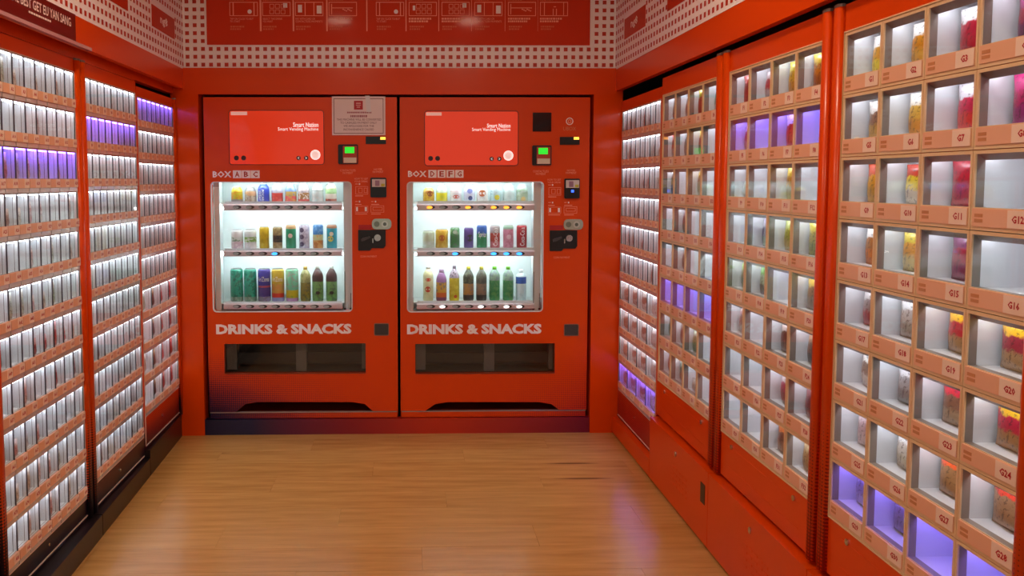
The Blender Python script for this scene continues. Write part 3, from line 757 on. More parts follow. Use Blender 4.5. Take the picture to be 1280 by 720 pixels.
def dot_on(t, r, z, rad, m, ang=0.0, name='printed_mark', sx=1.0):
    mb = MB(); n = 14; rr = r + 0.0005
    ring = [((rr) * math.sin(ang + sx * rad / r * math.cos(i * 2 * math.pi / n)), -(rr) * math.cos(ang + sx * rad / r * math.cos(i * 2 * math.pi / n)), z + rad * math.sin(i * 2 * math.pi / n)) for i in range(n)]
    k = len(mb.v); mb.v += ring + [(rr * math.sin(ang), -rr * math.cos(ang) - 0.0002, z)]
    for i in range(n): mb.f.append((k + i, k + (i + 1) % n, k + n)); mb.mi.append(0); mb.sm.append(False)
    return put(name, mb.mesh(name, m), t, WM[t.name])

# ------------------------------------------------------------------ vending machines
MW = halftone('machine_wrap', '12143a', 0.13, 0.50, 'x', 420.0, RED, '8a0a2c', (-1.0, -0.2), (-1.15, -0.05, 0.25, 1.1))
def machine(which):
    left = which == 0
    mx0, mx1 = (-1.142, -0.062) if left else (-0.046, 1.026)
    lab = 'red drinks vending machine lettered BOX ABC with a paper notice' if left else 'red drinks vending machine lettered BOX DEFG with a round logo'
    Y0 = YF - 0.006
    vm = thing('vending_machine', lab, 'vending machine', (0, YF, 0), 0, 'drinks vending machines')
    B = lambda x0, y0, x1, y1, Y=Y0: pxbox(x0, y0, x1, y1, Y)
    win = B(266.4, 227.0, 439.4, 390.3) if left else B(509, 227.0, 679.8, 390.3)
    slot = B(280.7, 429, 457, 466.8) if left else B(519.2, 429, 693.7, 466.8)
    scr = B(287.5, 138.4, 404.2, 205.5) if left else B(531.2, 139.3, 647.5, 206.7)
    zbot, ztop = 0.130, 1.918
    dx = 0 if left else 237.0
    nt = [on(295 + dx, 512.5, 1, Y0), on(307 + dx, 505, 1, Y0), on(322.5 + dx, 502.5, 1, Y0), on(440 + dx - (4 if not left else 0), 502.5, 1, Y0), on(456 + dx - (4 if not left else 0), 505, 1, Y0), on(466 + dx - (4 if not left else 0), 511.5, 1, Y0)]
    outer = [(mx0, zbot), (nt[0].x, zbot)] + [(p.x, p.z) for p in nt[1:5]] + [(nt[5].x, zbot), (mx1, zbot), (mx1, ztop), (mx0, ztop)]
    pm = MB(); plate(pm, outer, [rrect(*win, 0.022), rrect(*slot, 0.004, 2)], Y0, Y0 + 0.05)
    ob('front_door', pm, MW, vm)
    body = MB()
    body.box(mx0, mx0 + 0.02, Y0 + 0.05, 5.25, 0.03, ztop); body.box(mx1 - 0.02, mx1, Y0 + 0.05, 5.25, 0.03, ztop)
    body.box(mx0 + 0.02, mx1 - 0.02, 5.23, 5.25, 0.03, ztop); body.box(mx0 + 0.02, mx1 - 0.02, Y0 + 0.05, 5.23, ztop - 0.02, ztop); body.box(mx0 + 0.02, mx1 - 0.02, Y0 + 0.05, 5.23, 0.03, 0.05)
    ob('carcass', body, M_RED, vm)
    # foot panel
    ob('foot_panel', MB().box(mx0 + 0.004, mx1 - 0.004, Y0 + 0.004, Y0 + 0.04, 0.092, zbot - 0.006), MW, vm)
    ob('foot_edge', MB().box(mx0 + 0.004, mx1 - 0.004, Y0 + 0.001, Y0 + 0.02, zbot - 0.007, zbot - 0.002), mat('edge_steel', 'b8a8a8', 0.3, 0.6), vm)
    # display case
    d = 0.23; case = MB(); x0, x1, z0, z1 = win; m_ = 0.012
    X0, X1, Z0, Z1 = x0 - m_, x1 + m_, z0 - m_, z1 + m_; ya, yb = Y0 + 0.012, Y0 + d
    case.quad((X0, ya, Z0), (X0, ya, Z1), (X0, yb, Z1), (X0, yb, Z0)); case.quad((X1, ya, Z0), (X1, yb, Z0), (X1, yb, Z1), (X1, ya, Z1))
    case.quad((X0, ya, Z1), (X1, ya, Z1), (X1, yb, Z1), (X0, yb, Z1)); case.quad((X0, ya, Z0), (X0, yb, Z0), (X1, yb, Z0), (X1, ya, Z0))
    case.quad((X0, yb, Z0), (X0, yb, Z1), (X1, yb, Z1), (X1, yb, Z0))
    dc = ob('display_case', case, mat('case_white', 'f2fafa', 0.4), vm)
    rim = MB(); lo_, li = rrect(x0 - 0.001, x1 + 0.001, z0 - 0.001, z1 + 0.001, 0.023), rrect(x0 + 0.005, x1 - 0.005, z0 + 0.005, z1 - 0.005, 0.018)
    plate(rim, lo_, [li], Y0 - 0.0025, Y0 + 0.01); ob('window_rim', rim, mat('rim_pale', 'dfe4e4', 0.3), dc)
    ob('window_pane', MB().box(x0, x1, Y0 + 0.010, Y0 + 0.013, z0, z1), M_GLASS, dc)
    # side light columns
    for xa, xb in ((x0 + 0.006, x0 + 0.036), (x1 - 0.05, x1 - 0.006)):
        ob('side_column', MB().box(xa, xb, Y0 + 0.05, Y0 + 0.12, z0, z1), mat('column_white', 'dce8ea', 0.4), dc)
    cb = MB()
    for xx, zt in ((x1 - 0.046, z0 + 0.225), (x1 - 0.012, z0 + 0.10)):
        cb.box(xx - 0.0015, xx + 0.0015, Y0 + 0.045, Y0 + 0.048, z0 + 0.005, zt); cb.box(xx - 0.006, xx + 0.006, Y0 + 0.044, Y0 + 0.048, z0 + 0.004, z0 + 0.014)
    ob('cable', cb, M_BLK, dc)
    # three tiers
    sx = 240 if left else 490
    tiers = [(254.8, 263.2, 252.3), (313.2, 320.6, 310.3), (379.2, 387.0, 375.8)]
    ra, rb = (279.5, 427.8) if left else (521, 668)
    lit = [{}, {3: 'b'}, {}] if left else [{0: 'o', 3: 'o', 5: 'o', 6: 'o', 7: 'o'}, {2: 'b', 5: 'b', 6: 'b', 7: 'b'}, {1: 'w', 4: 'w', 6: 'w', 7: 'w'}]
    M_RAIL = mat('button_rail', 'd8c4c8', 0.3)
    lm = {'o': mat('button_orange', 'ffb040', 0.4, emit='ffa030', estr=2.2), 'b': mat('button_blue', '40b0ff', 0.4, emit='3aa0ff', estr=2.2), 'w': mat('button_white', 'ffffff', 0.4, emit='ffffff', estr=1.8)}
    m_btn = mat('button_grey', 'a8b0b0', 0.3); m_well = mat('button_well', '3a3638', 0.4)
    cxs = [[296.4, 313.3, 329.7, 346.7, 363.6, 379.7, 397.2, 413.9], [296.9, 313.3, 330.6, 347.2, 363.9, 380.6, 397.8, 415], [296.4, 313.3, 330.8, 347.8, 365.5, 382.2, 397.5, 414.7]] if left else \
          [[535.8, 552.2, 569.7, 586.7, 602.8, 619.7, 636.1, 652.5], [535.8, 552.2, 568.6, 585.8, 602.2, 618.6, 635.3, 652], [535.3, 551.7, 567.8, 585.5, 601.7, 618, 635, 651.1]]
    YD = Y0 + 0.112; YR = Y0 + 0.035
    for ti, (ry0, ry1, by) in enumerate(tiers):
        x0r, x1r, z0r, z1r = pxbox(ra, ry0, rb, ry1, YR)
        zfl = on(400, by, 1, YD).z - 0.003
        sh = ob('shelf', MB().box(x0 + 0.002, x1 - 0.002, YR + 0.02, Y0 + 0.225, zfl - 0.006, zfl), mat('shelf_white', 'e6eeee', 0.4), dc)
        ob('ticket_edge', MB().box(x0r + 0.004, x1r - 0.004, YR + 0.016, YR + 0.019, z1r - 0.002, zfl + 0.008), mat('clear_strip', 'dfe8ea', 0.2), sh)
        rl = MB(); prof = [(YR, z0r + 0.004), (YR + 0.004, z0r), (YR + 0.02, z0r), (YR + 0.02, z1r), (YR + 0.006, z1r), (YR, z1r - 0.006)]
        rl.loop_prism([(x0r, y, z) for y, z in prof], (x1r - x0r, 0, 0)); rail_ = ob('button_rail', rl, M_RAIL, dc)
        for k in range(8):
            bx = on((296.4 + 16.15 * k) if left else (538.5 + 16.0 * k - (0 if ti else 0)), (ry0 + ry1) / 2, 1, YR)
            w_ = MB(); w_.loop_prism([(bx.x + 0.025 * math.cos(i * .5236), YR - 0.0015, bx.z + 0.0105 * math.sin(i * .5236)) for i in range(12)], (0, 0.002, 0)); ob('button_well', w_, m_well, rail_)
            b_ = MB(); b_.loop_prism([(bx.x - 0.007 + 0.0165 * math.cos(i * .5236), YR - 0.004, bx.z - 0.001 + 0.0085 * math.sin(i * .5236)) for i in range(12)], (0, 0.0045, 0)); ob('button', b_, lm.get(lit[ti].get(k), m_btn), rail_)
        # lamp above the tier, hung under the shelf or the case roof
        ztop_l = (z1 - 0.001) if ti == 0 else (pxbox(ra, tiers[ti - 1][0], rb, tiers[ti - 1][1], YR)[2] + 0.006)
        ob('case_lamp', MB().box(x0 + 0.045, x1 - 0.055, YR + 0.022, YR + 0.034, ztop_l, ztop_l + 0.011), M_LEDM, dc)
    # lettering
    pr = vm
    if left:
        text('DRINKS & SNACKS', 0.05, B(270.2, 404.6, 439.4, 418), BK(Y0 - 0.0008), M_PRINTW, pr); text('BOX', 0.03, B(266, 213.8, 289.2, 222), BK(Y0 - 0.0008), M_PRINTW, pr)
        bx = [(291.2, 301.7, 'A'), (302.4, 312.8, 'B'), (313.5, 324.5, 'C')]
    else:
        text('DRINKS & SNACKS', 0.05, B(508.8, 404.6, 677, 418), BK(Y0 - 0.0008), M_PRINTW, pr); text('BOX', 0.03, B(510, 213.4, 533.2, 221.4), BK(Y0 - 0.0008), M_PRINTW, pr)
        bx = [(535.5, 545.6, 'D'), (546.8, 557, 'E'), (558, 568, 'F'), (569, 579.3, 'G')]
    for a, b, ch in bx:
        bb = B(a, 213 if left else 212.5, b, 222.7 if left else 222.2)
        sq = ob('letter_tile', MB().box(bb[0], bb[1], Y0 - 0.001, Y0, bb[2], bb[3]), M_PRINTW, pr)
        ww = bb[1] - bb[0]; hh = bb[3] - bb[2]
        text(ch, 0.03, (bb[0] + ww * .24, bb[1] - ww * .22, bb[2] + hh * .14, bb[3] - hh * .14), BK(Y0 - 0.0016), mat('tile_letter', 'b83418', 0.5), sq)
    # touch screen
    sb = MB(); plate(sb, rrect(scr[0] - 0.003, scr[1] + 0.003, scr[2] - 0.003, scr[3] + 0.003, 0.016), [rrect(*scr, 0.014)], Y0 - 0.003, Y0 + 0.01)
    screen = ob('touch_screen', sb, mat('screen_bezel', '3a0a06', 0.3), vm)
    ms_ = mat('screen_red', 'c82a10', 0.15, emit='e63a10', estr=0.55, coat=0.5)
    pn = MB(); plate(pn, rrect(*scr, 0.014), [], Y0 - 0.0012, Y0 + 0.006); ob('screen_panel', pn, ms_, screen)
    lw = mat('screen_white', 'ffffff', 0.4, emit='fff0ea', estr=0.75); ld = mat('screen_dark', '3a1418', 0.4)
    YS = Y0 - 0.0015
    def circ(px, py, rpx, m, nm):
        c = on(px, py, 1, YS); rr = rpx / 220.6; o_ = MB(); o_.loop_prism([(c.x + rr * math.cos(i * math.pi / 10), YS - 0.0006, c.z + rr * math.sin(i * math.pi / 10)) for i in range(20)], (0, 0.0006, 0)); return ob(nm, o_, m, screen)
    if left:
        cs = [(295.5, 197.5), (304.5, 197.5), (373.2, 197.5), (382.8, 197.5)]; big = (394.2, 193.5)
        tb = (B(366.5, 153, 398, 158.8), B(347.5, 159.2, 398, 164.6))
    else:
        cs = [(538.3, 198), (547, 198), (614.5, 198.6), (624.2, 198.6)]; big = (635.5, 194.5)
        tb = (B(608.7, 154.5, 638, 159.6), B(590, 159.8, 638, 165))
    t4 = B(288.5, 139.5, 309, 144) if left else B(532.5, 140.5, 552, 144.5)
    ob('screen_tab', MB().box(t4[0], t4[1], Y0 - 0.0016, Y0 - 0.0011, t4[2], t4[3]), mat('screen_tab', 'e0a090', 0.4, emit='e8b0a0', estr=0.5), screen)
    text('Smart Nation', 0.012, tb[0], BK(YS - 0.0008), lw, screen); text('Smart Vending Machine', 0.0, tb[1], BK(YS - 0.0008), lw, screen)
    for k, (a, b) in enumerate(cs):
        circ(a, b, 3.0 if k < 2 else 2.6, ld, 'screen_button')
        if k >= 2: text('<' if k == 2 else '>', 0.0, B(a - 1.0, b - 1.6, a + 1.0, b + 1.6), BK(YS - 0.0012), lw, screen)
    circ(*big, 6.2, lw, 'screen_home_ring')
    c2 = on(*big, 1, YS); o_ = MB(); o_.loop_prism([(c2.x + 0.020 * math.cos(i * math.pi / 10), YS - 0.0012, c2.z + 0.020 * math.sin(i * math.pi / 10)) for i in range(20)], (0, 0.0006, 0)); ob('screen_home_button', o_, mat('screen_home', 'f4c0b8', 0.4, emit='f8d8d0', estr=0.6), screen)
    # payment devices
    def bx3(nm, b, dep, m, par, yb=None, r=0.004):
        o_ = MB(); plate(o_, rrect(*b, r, 3), [], (yb or Y0) - dep, (yb or Y0)); return ob(nm, o_, m, par)
    rd = bx3('contactless_reader', B(423, 180.6, 447.5, 205) if left else B(665, 181.8, 689, 206.7), 0.012, M_BLK, vm, None, 0.006)
    fx = 0 if left else 241.3; fy = 0 if left else 1.2
    bx3('reader_face', B(429 + fx, 182.5 + fy, 446.5 + fx, 204 + fy), 0.002, mat('reader_red', 'b83a24', 0.4), rd, Y0 - 0.012, 0.002)
    bx3('reader_screen', B(431.3 + fx, 183.8 + fy, 443 + fx, 191.6 + fy), 0.001, mat('lcd_green', '30e030', 0.3, emit='2ee838', estr=0.9), rd, Y0 - 0.014, 0.001)
    bx3('reader_label', B(429.8 + fx, 197 + fy, 445.6 + fx, 203.6 + fy), 0.001, mat('reader_cream', 'e8d8c0', 0.4), rd, Y0 - 0.014, 0.001)
    ir = bx3('status_bar', B(457.2, 170.6, 482.5, 180) if left else B(699.6, 171.2, 724.3, 181), 0.006, M_BLK, vm, None, 0.002)
    e0 = 475.5 if left else 717
    bx3('status_lamp', B(e0, 171.4, e0 + 6.5, 174.6), 0.002, mat('lamp_amber', 'ffc060', 0.4, emit='ffa838', estr=2.5), ir, Y0 - 0.006, 0.001)
    if not left:
        bx3('camera_window', B(665.8, 140.8, 689, 164.5), 0.004, mat('black_gloss', '0c0a0a', 0.08), vm, None, 0.002)
        lg = MB(); c = on(712, 151.6, 1, Y0); plate(lg, [(c.x + .021 * math.cos(i * math.pi / 10), c.z + .021 * math.sin(i * math.pi / 10)) for i in range(20)], [[(c.x + .016 * math.cos(i * math.pi / 10), c.z + .016 * math.sin(i * math.pi / 10)) for i in range(20)]], Y0 - 0.0008, Y0)
        lgo = ob('round_logo', lg, M_PRINTW, vm)
        lg = MB(); plate(lg, [(c.x + .010 * math.cos(i * math.pi / 10), c.z - .002 + (.013 if 0 < i < 10 else .009) * math.sin(i * math.pi / 10)) for i in range(20)], [[(c.x + .006 * math.cos(i * math.pi / 10), c.z + .007 * math.sin(i * math.pi / 10)) for i in range(20)]], Y0 - 0.0008, Y0); ob('logo_drop', lg, M_PRINTP, lgo)
        text('UBOX', 0.0, B(704, 158.5, 720, 163.2), BK(Y0 - 0.0008), mat('logo_text', 'e08a5a', 0.5), lgo)
    na = bx3('note_acceptor', B(463.2, 222, 483, 246.7) if left else B(705, 223.2, 724.3, 248), 0.014, M_BLK, vm, None, 0.006)
    nx_ = 0 if left else 241.6; ny_ = 0 if left else 1.2
    bx3('note_picture', B(465.2 + nx_, 224 + ny_, 481.8 + nx_, 233.6 + ny_), 0.001, mat('note_print', 'd8c8c0', 0.4), na, Y0 - 0.014, 0.001)
    bx3('note_picture_mark', B(469 + nx_, 225.5 + ny_, 474.5 + nx_, 232.5 + ny_), 0.001, mat('note_mauve', 'a07888', 0.4), na, Y0 - 0.015, 0.001)
    bx3('note_picture_mark', B(476.5 + nx_, 229.6 + ny_, 481 + nx_, 233 + ny_), 0.001, mat('note_yellow', 'c8b838', 0.4), na, Y0 - 0.015, 0.001)
    if not left:
        bx3('note_light', B(713.4, 237.4, 716.6, 240.4), 0.001, mat('note_blue', '3060ff', 0.4, emit='3058ff', estr=3.0), na, Y0 - 0.014, 0.001)
    # coin panel
    cx = 0 if left else 239.2; cy = 0 if left else 0.6
    P = lambda x, y: (lambda p: (p.x, p.z))(on(x + cx, y + cy, 1, Y0))
    o_ = MB(); plate(o_, [P(447.8, 313), P(462.5, 313), P(465, 310), P(479.5, 310), P(482, 307), P(482, 287.3), P(447.8, 287.3)], [], Y0 - 0.008, Y0); cpn = ob('coin_panel', o_, mat('coin_black', '1c1a1a', 0.35), vm)
    c = on(472 + cx, 297 + cy, 1, Y0)
    o_ = MB(); plate(o_, [(c.x + .019 * math.cos(i * math.pi / 8), c.z + .019 * math.sin(i * math.pi / 8)) for i in range(16)], [], Y0 - 0.013, Y0 - 0.008); ob('lock', o_, M_CHROME, cpn)
    o_ = MB(); plate(o_, [P(452, 301.5), P(451.5, 299), P(453, 297.5), P(462, 295), P(463, 297), P(455, 301)], [], Y0 - 0.018, Y0 - 0.008); ob('return_lever', o_, mat('lever_grey', '4a4848', 0.3), cpn)
    bx3('coin_slot_mark', B(465.6 + cx, 298 + cy, 466.8 + cx, 303.5 + cy), 0.001, M_CHROME, cpn, Y0 - 0.008, 0.001)
    o_ = MB(); bb = B(465 + cx, 273.2 + cy, 489.3 + cx, 286.6 + cy); plate(o_, rrect(*bb, 0.024, 6), [], Y0 - 0.010, Y0); sv = ob('coin_inlet', o_, mat('inlet_silver', 'c4cbb8', 0.22, 0.7), vm)
    for xx, rr, m in ((471, 0.016, '8a9282'), (481, 0.019, 'e0e4d8'), (481, 0.010, '7a8274')):
        c = on(xx + cx, 280 + cy, 1, Y0); dpt = 0.0115 + (0.001 if rr == 0.010 else 0)
        o_ = MB(); plate(o_, [(c.x + rr * math.cos(i * math.pi / 8), c.z + rr * math.sin(i * math.pi / 8)) for i in range(16)], [], Y0 - dpt, Y0 - 0.009); ob('inlet_ring', o_, mat('inlet_' + m, m, 0.25, 0.7), sv)
    bx3('red_notice', B(448 + cx, 281 + cy, 464.5 + cx, 286.6 + cy), 0.0008, mat('notice_red', 'b81818', 0.4), vm, None, 0.001)
    # small captions and steps
    tw = M_PRINTP
    def cap(s, x0, y0, x1, y1): text(s, 0.0, B(x0 + fx, y0 + fy, x1 + fx, y1 + fy), BK(Y0 - 0.0008), tw, vm, 'caption')
    cap('CONTACTLESS', 425, 211.6, 444.5, 214.3); cap('PAYMENT', 428.5, 214.9, 441, 217.6)
    cap('NOTES', 467.5, 210.6, 477.5, 213); cap('PAYMENT', 466, 213.7, 479.2, 216.2)
    cap('HOW TO GET', 443, 222.3, 460, 224.6); cap('YOUR DRINK', 443, 225.6, 459.8, 227.9)
    cap('COIN PAYMENT', 450.5, 319.4, 471, 321.8)
    rr = []
    for b4 in (B(444.5 + fx, 233 + fy, 460 + fx, 243 + fy), B(444 + fx, 257.5 + fy, 460 + fx, 265.5 + fy), B(463.5 + fx, 257 + fy, 480 + fx, 265.5 + fy), B(448 + fx, 235 + fy, 453 + fx, 241 + fy), B(455 + fx, 235 + fy, 459 + fx, 241 + fy), B(466 + fx, 259 + fy, 478 + fx, 263 + fy)): rr += frame_rects(b4, 0.0018)
    for (a, b, cc, dd) in ((444, 229.6, 447.5, 230.4), (444, 251.5, 447.5, 252.3), (464, 251.5, 467, 252.3), (444, 255, 452, 255.9), (464, 255, 474, 255.9), (444, 244.5, 454, 245.3), (444, 267, 459, 267.8), (464, 267, 476, 267.8)): rr.append(B(a + fx, b + fy, cc + fx, dd + fy))
    bars('step_drawings', rr, Y0, tw, vm)
    bars('step_drawing_fill', [B(448.6 + fx, 229 + fy, 450.2 + fx, 231 + fy), B(448.6 + fx, 251 + fy, 450.2 + fx, 253 + fy), B(468.6 + fx, 251 + fy, 470.2 + fx, 253 + fy), B(445.2 + fx, 258.8 + fy, 447.4 + fx, 264 + fy), B(456 + fx, 258.8 + fy, 458.6 + fx, 264 + fy)], Y0, M_PRINTW, vm)
    # coin return cup
    b4 = B(468.5, 404.8, 485.3, 418.6) if left else B(705.6, 405.8, 722.5, 419)
    o_ = MB(); plate(o_, rrect(b4[0] - .004, b4[1] + .004, b4[2] - .004, b4[3] + .004, 0.008), [rrect(*b4, 0.006)], Y0 - 0.005, Y0 + 0.002); cr = ob('coin_return', o_, mat('return_rim', '9a7a6a', 0.3, 0.6), vm)
    bx3('return_flap', b4, 0.001, mat('return_flap', '4a4644', 0.35, 0.3), cr, None, 0.005)
    # delivery slot: recess, posts, smoked flap
    x0, x1, z0, z1 = slot; rc = MB(); yb = Y0 + 0.22
    rc.quad((x0, Y0 + .03, z0), (x0, Y0 + .03, z1), (x0, yb, z1), (x0, yb, z0)); rc.quad((x1, Y0 + .03, z0), (x1, yb, z0), (x1, yb, z1), (x1, Y0 + .03, z1))
    rc.quad((x0, Y0 + .03, z1), (x1, Y0 + .03, z1), (x1, yb, z1), (x0, yb, z1)); rc.quad((x0, Y0 + .03, z0), (x0, yb, z0), (x1, yb, z0), (x1, Y0 + .03, z0)); rc.quad((x0, yb, z0), (x0, yb, z1), (x1, yb, z1), (x1, yb, z0))
    ds = ob('delivery_slot', rc, mat('slot_dark', '6e6862', 0.5), vm)
    xm = x0 + (x1 - x0) * 0.535
    ob('slot_post', MB().box(xm - 0.03, xm + 0.03, Y0 + 0.05, Y0 + 0.10, z0, z1), mat('slot_post', 'a29c96', 0.4), ds)
    ob('slot_guide', MB().box(x0 + 0.004, x1 - 0.004, Y0 + 0.07, Y0 + 0.075, z0 + 0.045, z0 + 0.105), mat('slot_guide', '4a4646', 0.3), ds)
    for xa, xb in ((x0 + 0.003, x0 + 0.06), (x1 - 0.025, x1 - 0.003)): ob('slot_bracket', MB().box(xa, xb, Y0 + 0.05, Y0 + 0.12, z0 + 0.01, z1 - 0.01), MATS['slot_post'], ds)
    ob('slot_flap', MB().box(x0 + 0.001, x1 - 0.001, Y0 + 0.014, Y0 + 0.018, z0 + 0.001, z1 - 0.001), glass('smoked', (0.74, 0.75, 0.73), 0.05), ds)
    ob('slot_lip', MB().box(x0, x1, Y0 - 0.003, Y0 + 0.006, z0 - 0.004, z0), mat('slot_lip', '8a4a38', 0.3, 0.4), ds)
    return vm, cxs, YD, tiers
vms = [machine(0), machine(1)]
# shared plinth with its printed fade
pm = mat('plinth_wrap', 'c23008', 0.35, coat=0.2); t = NT(pm); v, x, y, z = t.obj()
cc = t.mix(t.step(x, -0.9, -0.35), '15173e', '8a1020'); cc = t.mix(t.step(x, -0.35, 0.1), cc, 'c02c0a'); t.base(t.mix(t.step(x, 0.25, 1.0), cc, '78082a'))
tag(ob('machine_plinth', MB().box(-1.203, 1.04, 4.512, 4.56, 0.0, 0.088), pm, None, (0, 4.53, 0)), 'long low plinth fading from navy to red under both drinks machines', 'plinth')

# paper notice
b = pxbox(415.2, 120.6, 481.6, 169, 4.523); YN = 4.522
ntc = thing('paper_notice', 'white paper notice with red lettering taped to the drinks machine', 'notice', (b[0], YN, b[2]))
pw = mat('paper', 'ecd8d4', 0.5)
sheet = MB(); nxs = 10
for i in range(nxs):
    f0, f1 = i / nxs, (i + 1) / nxs; xa, xb = b[0] + (b[1] - b[0]) * f0, b[0] + (b[1] - b[0]) * f1
    sheet.box(xa, xb, YN, YN + 0.004, b[2], b[3], 0, 'lr' if 0 < i < nxs - 1 else '')
ob('sheet', sheet, pw, ntc)
B2 = lambda x0, y0, x1, y1: pxbox(x0, y0, x1, y1, YN)
ink = mat('notice_ink', '7a2430', 0.5)
bars('border', frame_rects(B2(417.3, 123, 479.2, 167), 0.003), YN, ink, ntc)
bars('seal', [B2(442.5, 126, 453.5, 137)], YN, mat('seal_red', 'b8202c', 0.5), ntc)
bars('seal_mark', [B2(445, 128.5, 451, 129.6), B2(445, 131, 451, 131.9), B2(446, 133.4, 450, 134.4)], YN - 0.0006, mat('seal_mark', 'e8b0a8', 0.5), ntc)
for s_, x0, y0, x1, y1 in (('THIS MACHINE WILL BE CONVERTED', 421, 148, 476.5, 150.8), ('TO CASHLESS PAYMENT ONLY', 425.5, 152, 471, 154.8), ('WE APOLOGISE FOR THE', 429.5, 156.2, 467.5, 158.8), ('INCONVENIENCE CAUSED', 429.5, 160.5, 467.5, 163.2)):
    text(s_, 0.0, B2(x0, y0, x1, y1), BK(YN - 0.0006), ink, ntc)
r = random.Random(5); rr = []
for (xa, xb, y0, y1) in ((434, 464, 139.6, 141.6), (438, 458.5, 143.8, 146.6)):
    xx = xa
    while xx < xb: w = r.uniform(1.0, 2.2); rr.append(B2(xx, y0, xx + w, y1)); xx += w + 0.6
bars('fine_lettering', rr, YN, mat('notice_ink_pale', 'a8606a', 0.5), ntc)
tb = B2(456.5, 119.5, 463, 140)
tp = MB(); tp.loop_prism([(tb[0], YN - 0.0016, tb[3]), (tb[1] - 0.004, YN - 0.0016, tb[3]), (tb[1] + 0.003, YN - 0.0016, tb[2]), (tb[0] + 0.008, YN - 0.0016, tb[2])][::-1], (0, 0.001, 0)); ob('tape', tp, mat('tape', 'e8e4e4', 0.2), ntc)

# fill the machines
bm_ = band_mat
def stock(mi, spec):
    vm, cxs, YD, tiers = vms[mi]
    for ti in range(3):
        for k in range(8):
            px = cxs[ti][k]; by = tiers[ti][2]; p = on(px, by, 1, YD); sp_ = spec[ti][k]
            topz = on(px, sp_[1], 1, YD).z; base_z = on(400, by, 1, YD).z - 0.003
            sp_[0]((p.x, YD + 0.0, base_z), topz - base_z, sp_)
W_ = mat('logo_white', 'ffffff', 0.4)
def can_f(segs, r, after=None, nm='soda_can'):
    def f(loc, h, sp_):
        t, o = can(loc, r, h, [(a, m) for a, m in segs], sp_[2], nm)
        if after: after(t, h, r * 1.06)
    return f
def sh_f(segs, r, rt, sh, capm=None, after=None, nm='bottle_can'):
    def f(loc, h, sp_):
        hh = h - (0.018 if capm else 0.005)
        t, o = shoulder(loc, r, hh, segs, sp_[2], rt, sh, nm, capm)
        if after: after(t, hh, r)
    return f
def pocari(t, h, r):
    wrap_text('POCARI', 0.0, t, r * 1.01, h * .70, h * .06, 0.42, W_, True, 0.02)
    wrap_text('SWEAT', 0.0, t, r * 1.01, h * .66, h * .1, 0.42, W_, True, -0.52)
def az(t, h, r): wrap_text('AriZona', 0.0, t, r, h * .62, h * .76, 1.9, mat('az_white', 'e8e0d0', 0.4))
def coke(t, h, r): wrap_text('Coca-Cola', 0.0, t, r, h * .12, h * .9, 0.85, W_, True)
def sprite(t, h, r): wrap_text('Sprite', 0.0, t, r, h * .42, h * .72, 1.5, W_)
def mark(hex_, zf, rad, sx=1.0, ang=0.0, extra=None):
    def f(t, h, r):
        dot_on(t, r, h * zf, rad, bm_(hex_), ang, 'printed_mark', sx)
        if extra: extra(t, h, r)
    return f
A = art_mat
on1 = 'on top shelf of BOX ABC'; on2 = 'on middle shelf of BOX ABC'; on3 = 'on bottom shelf of BOX ABC'
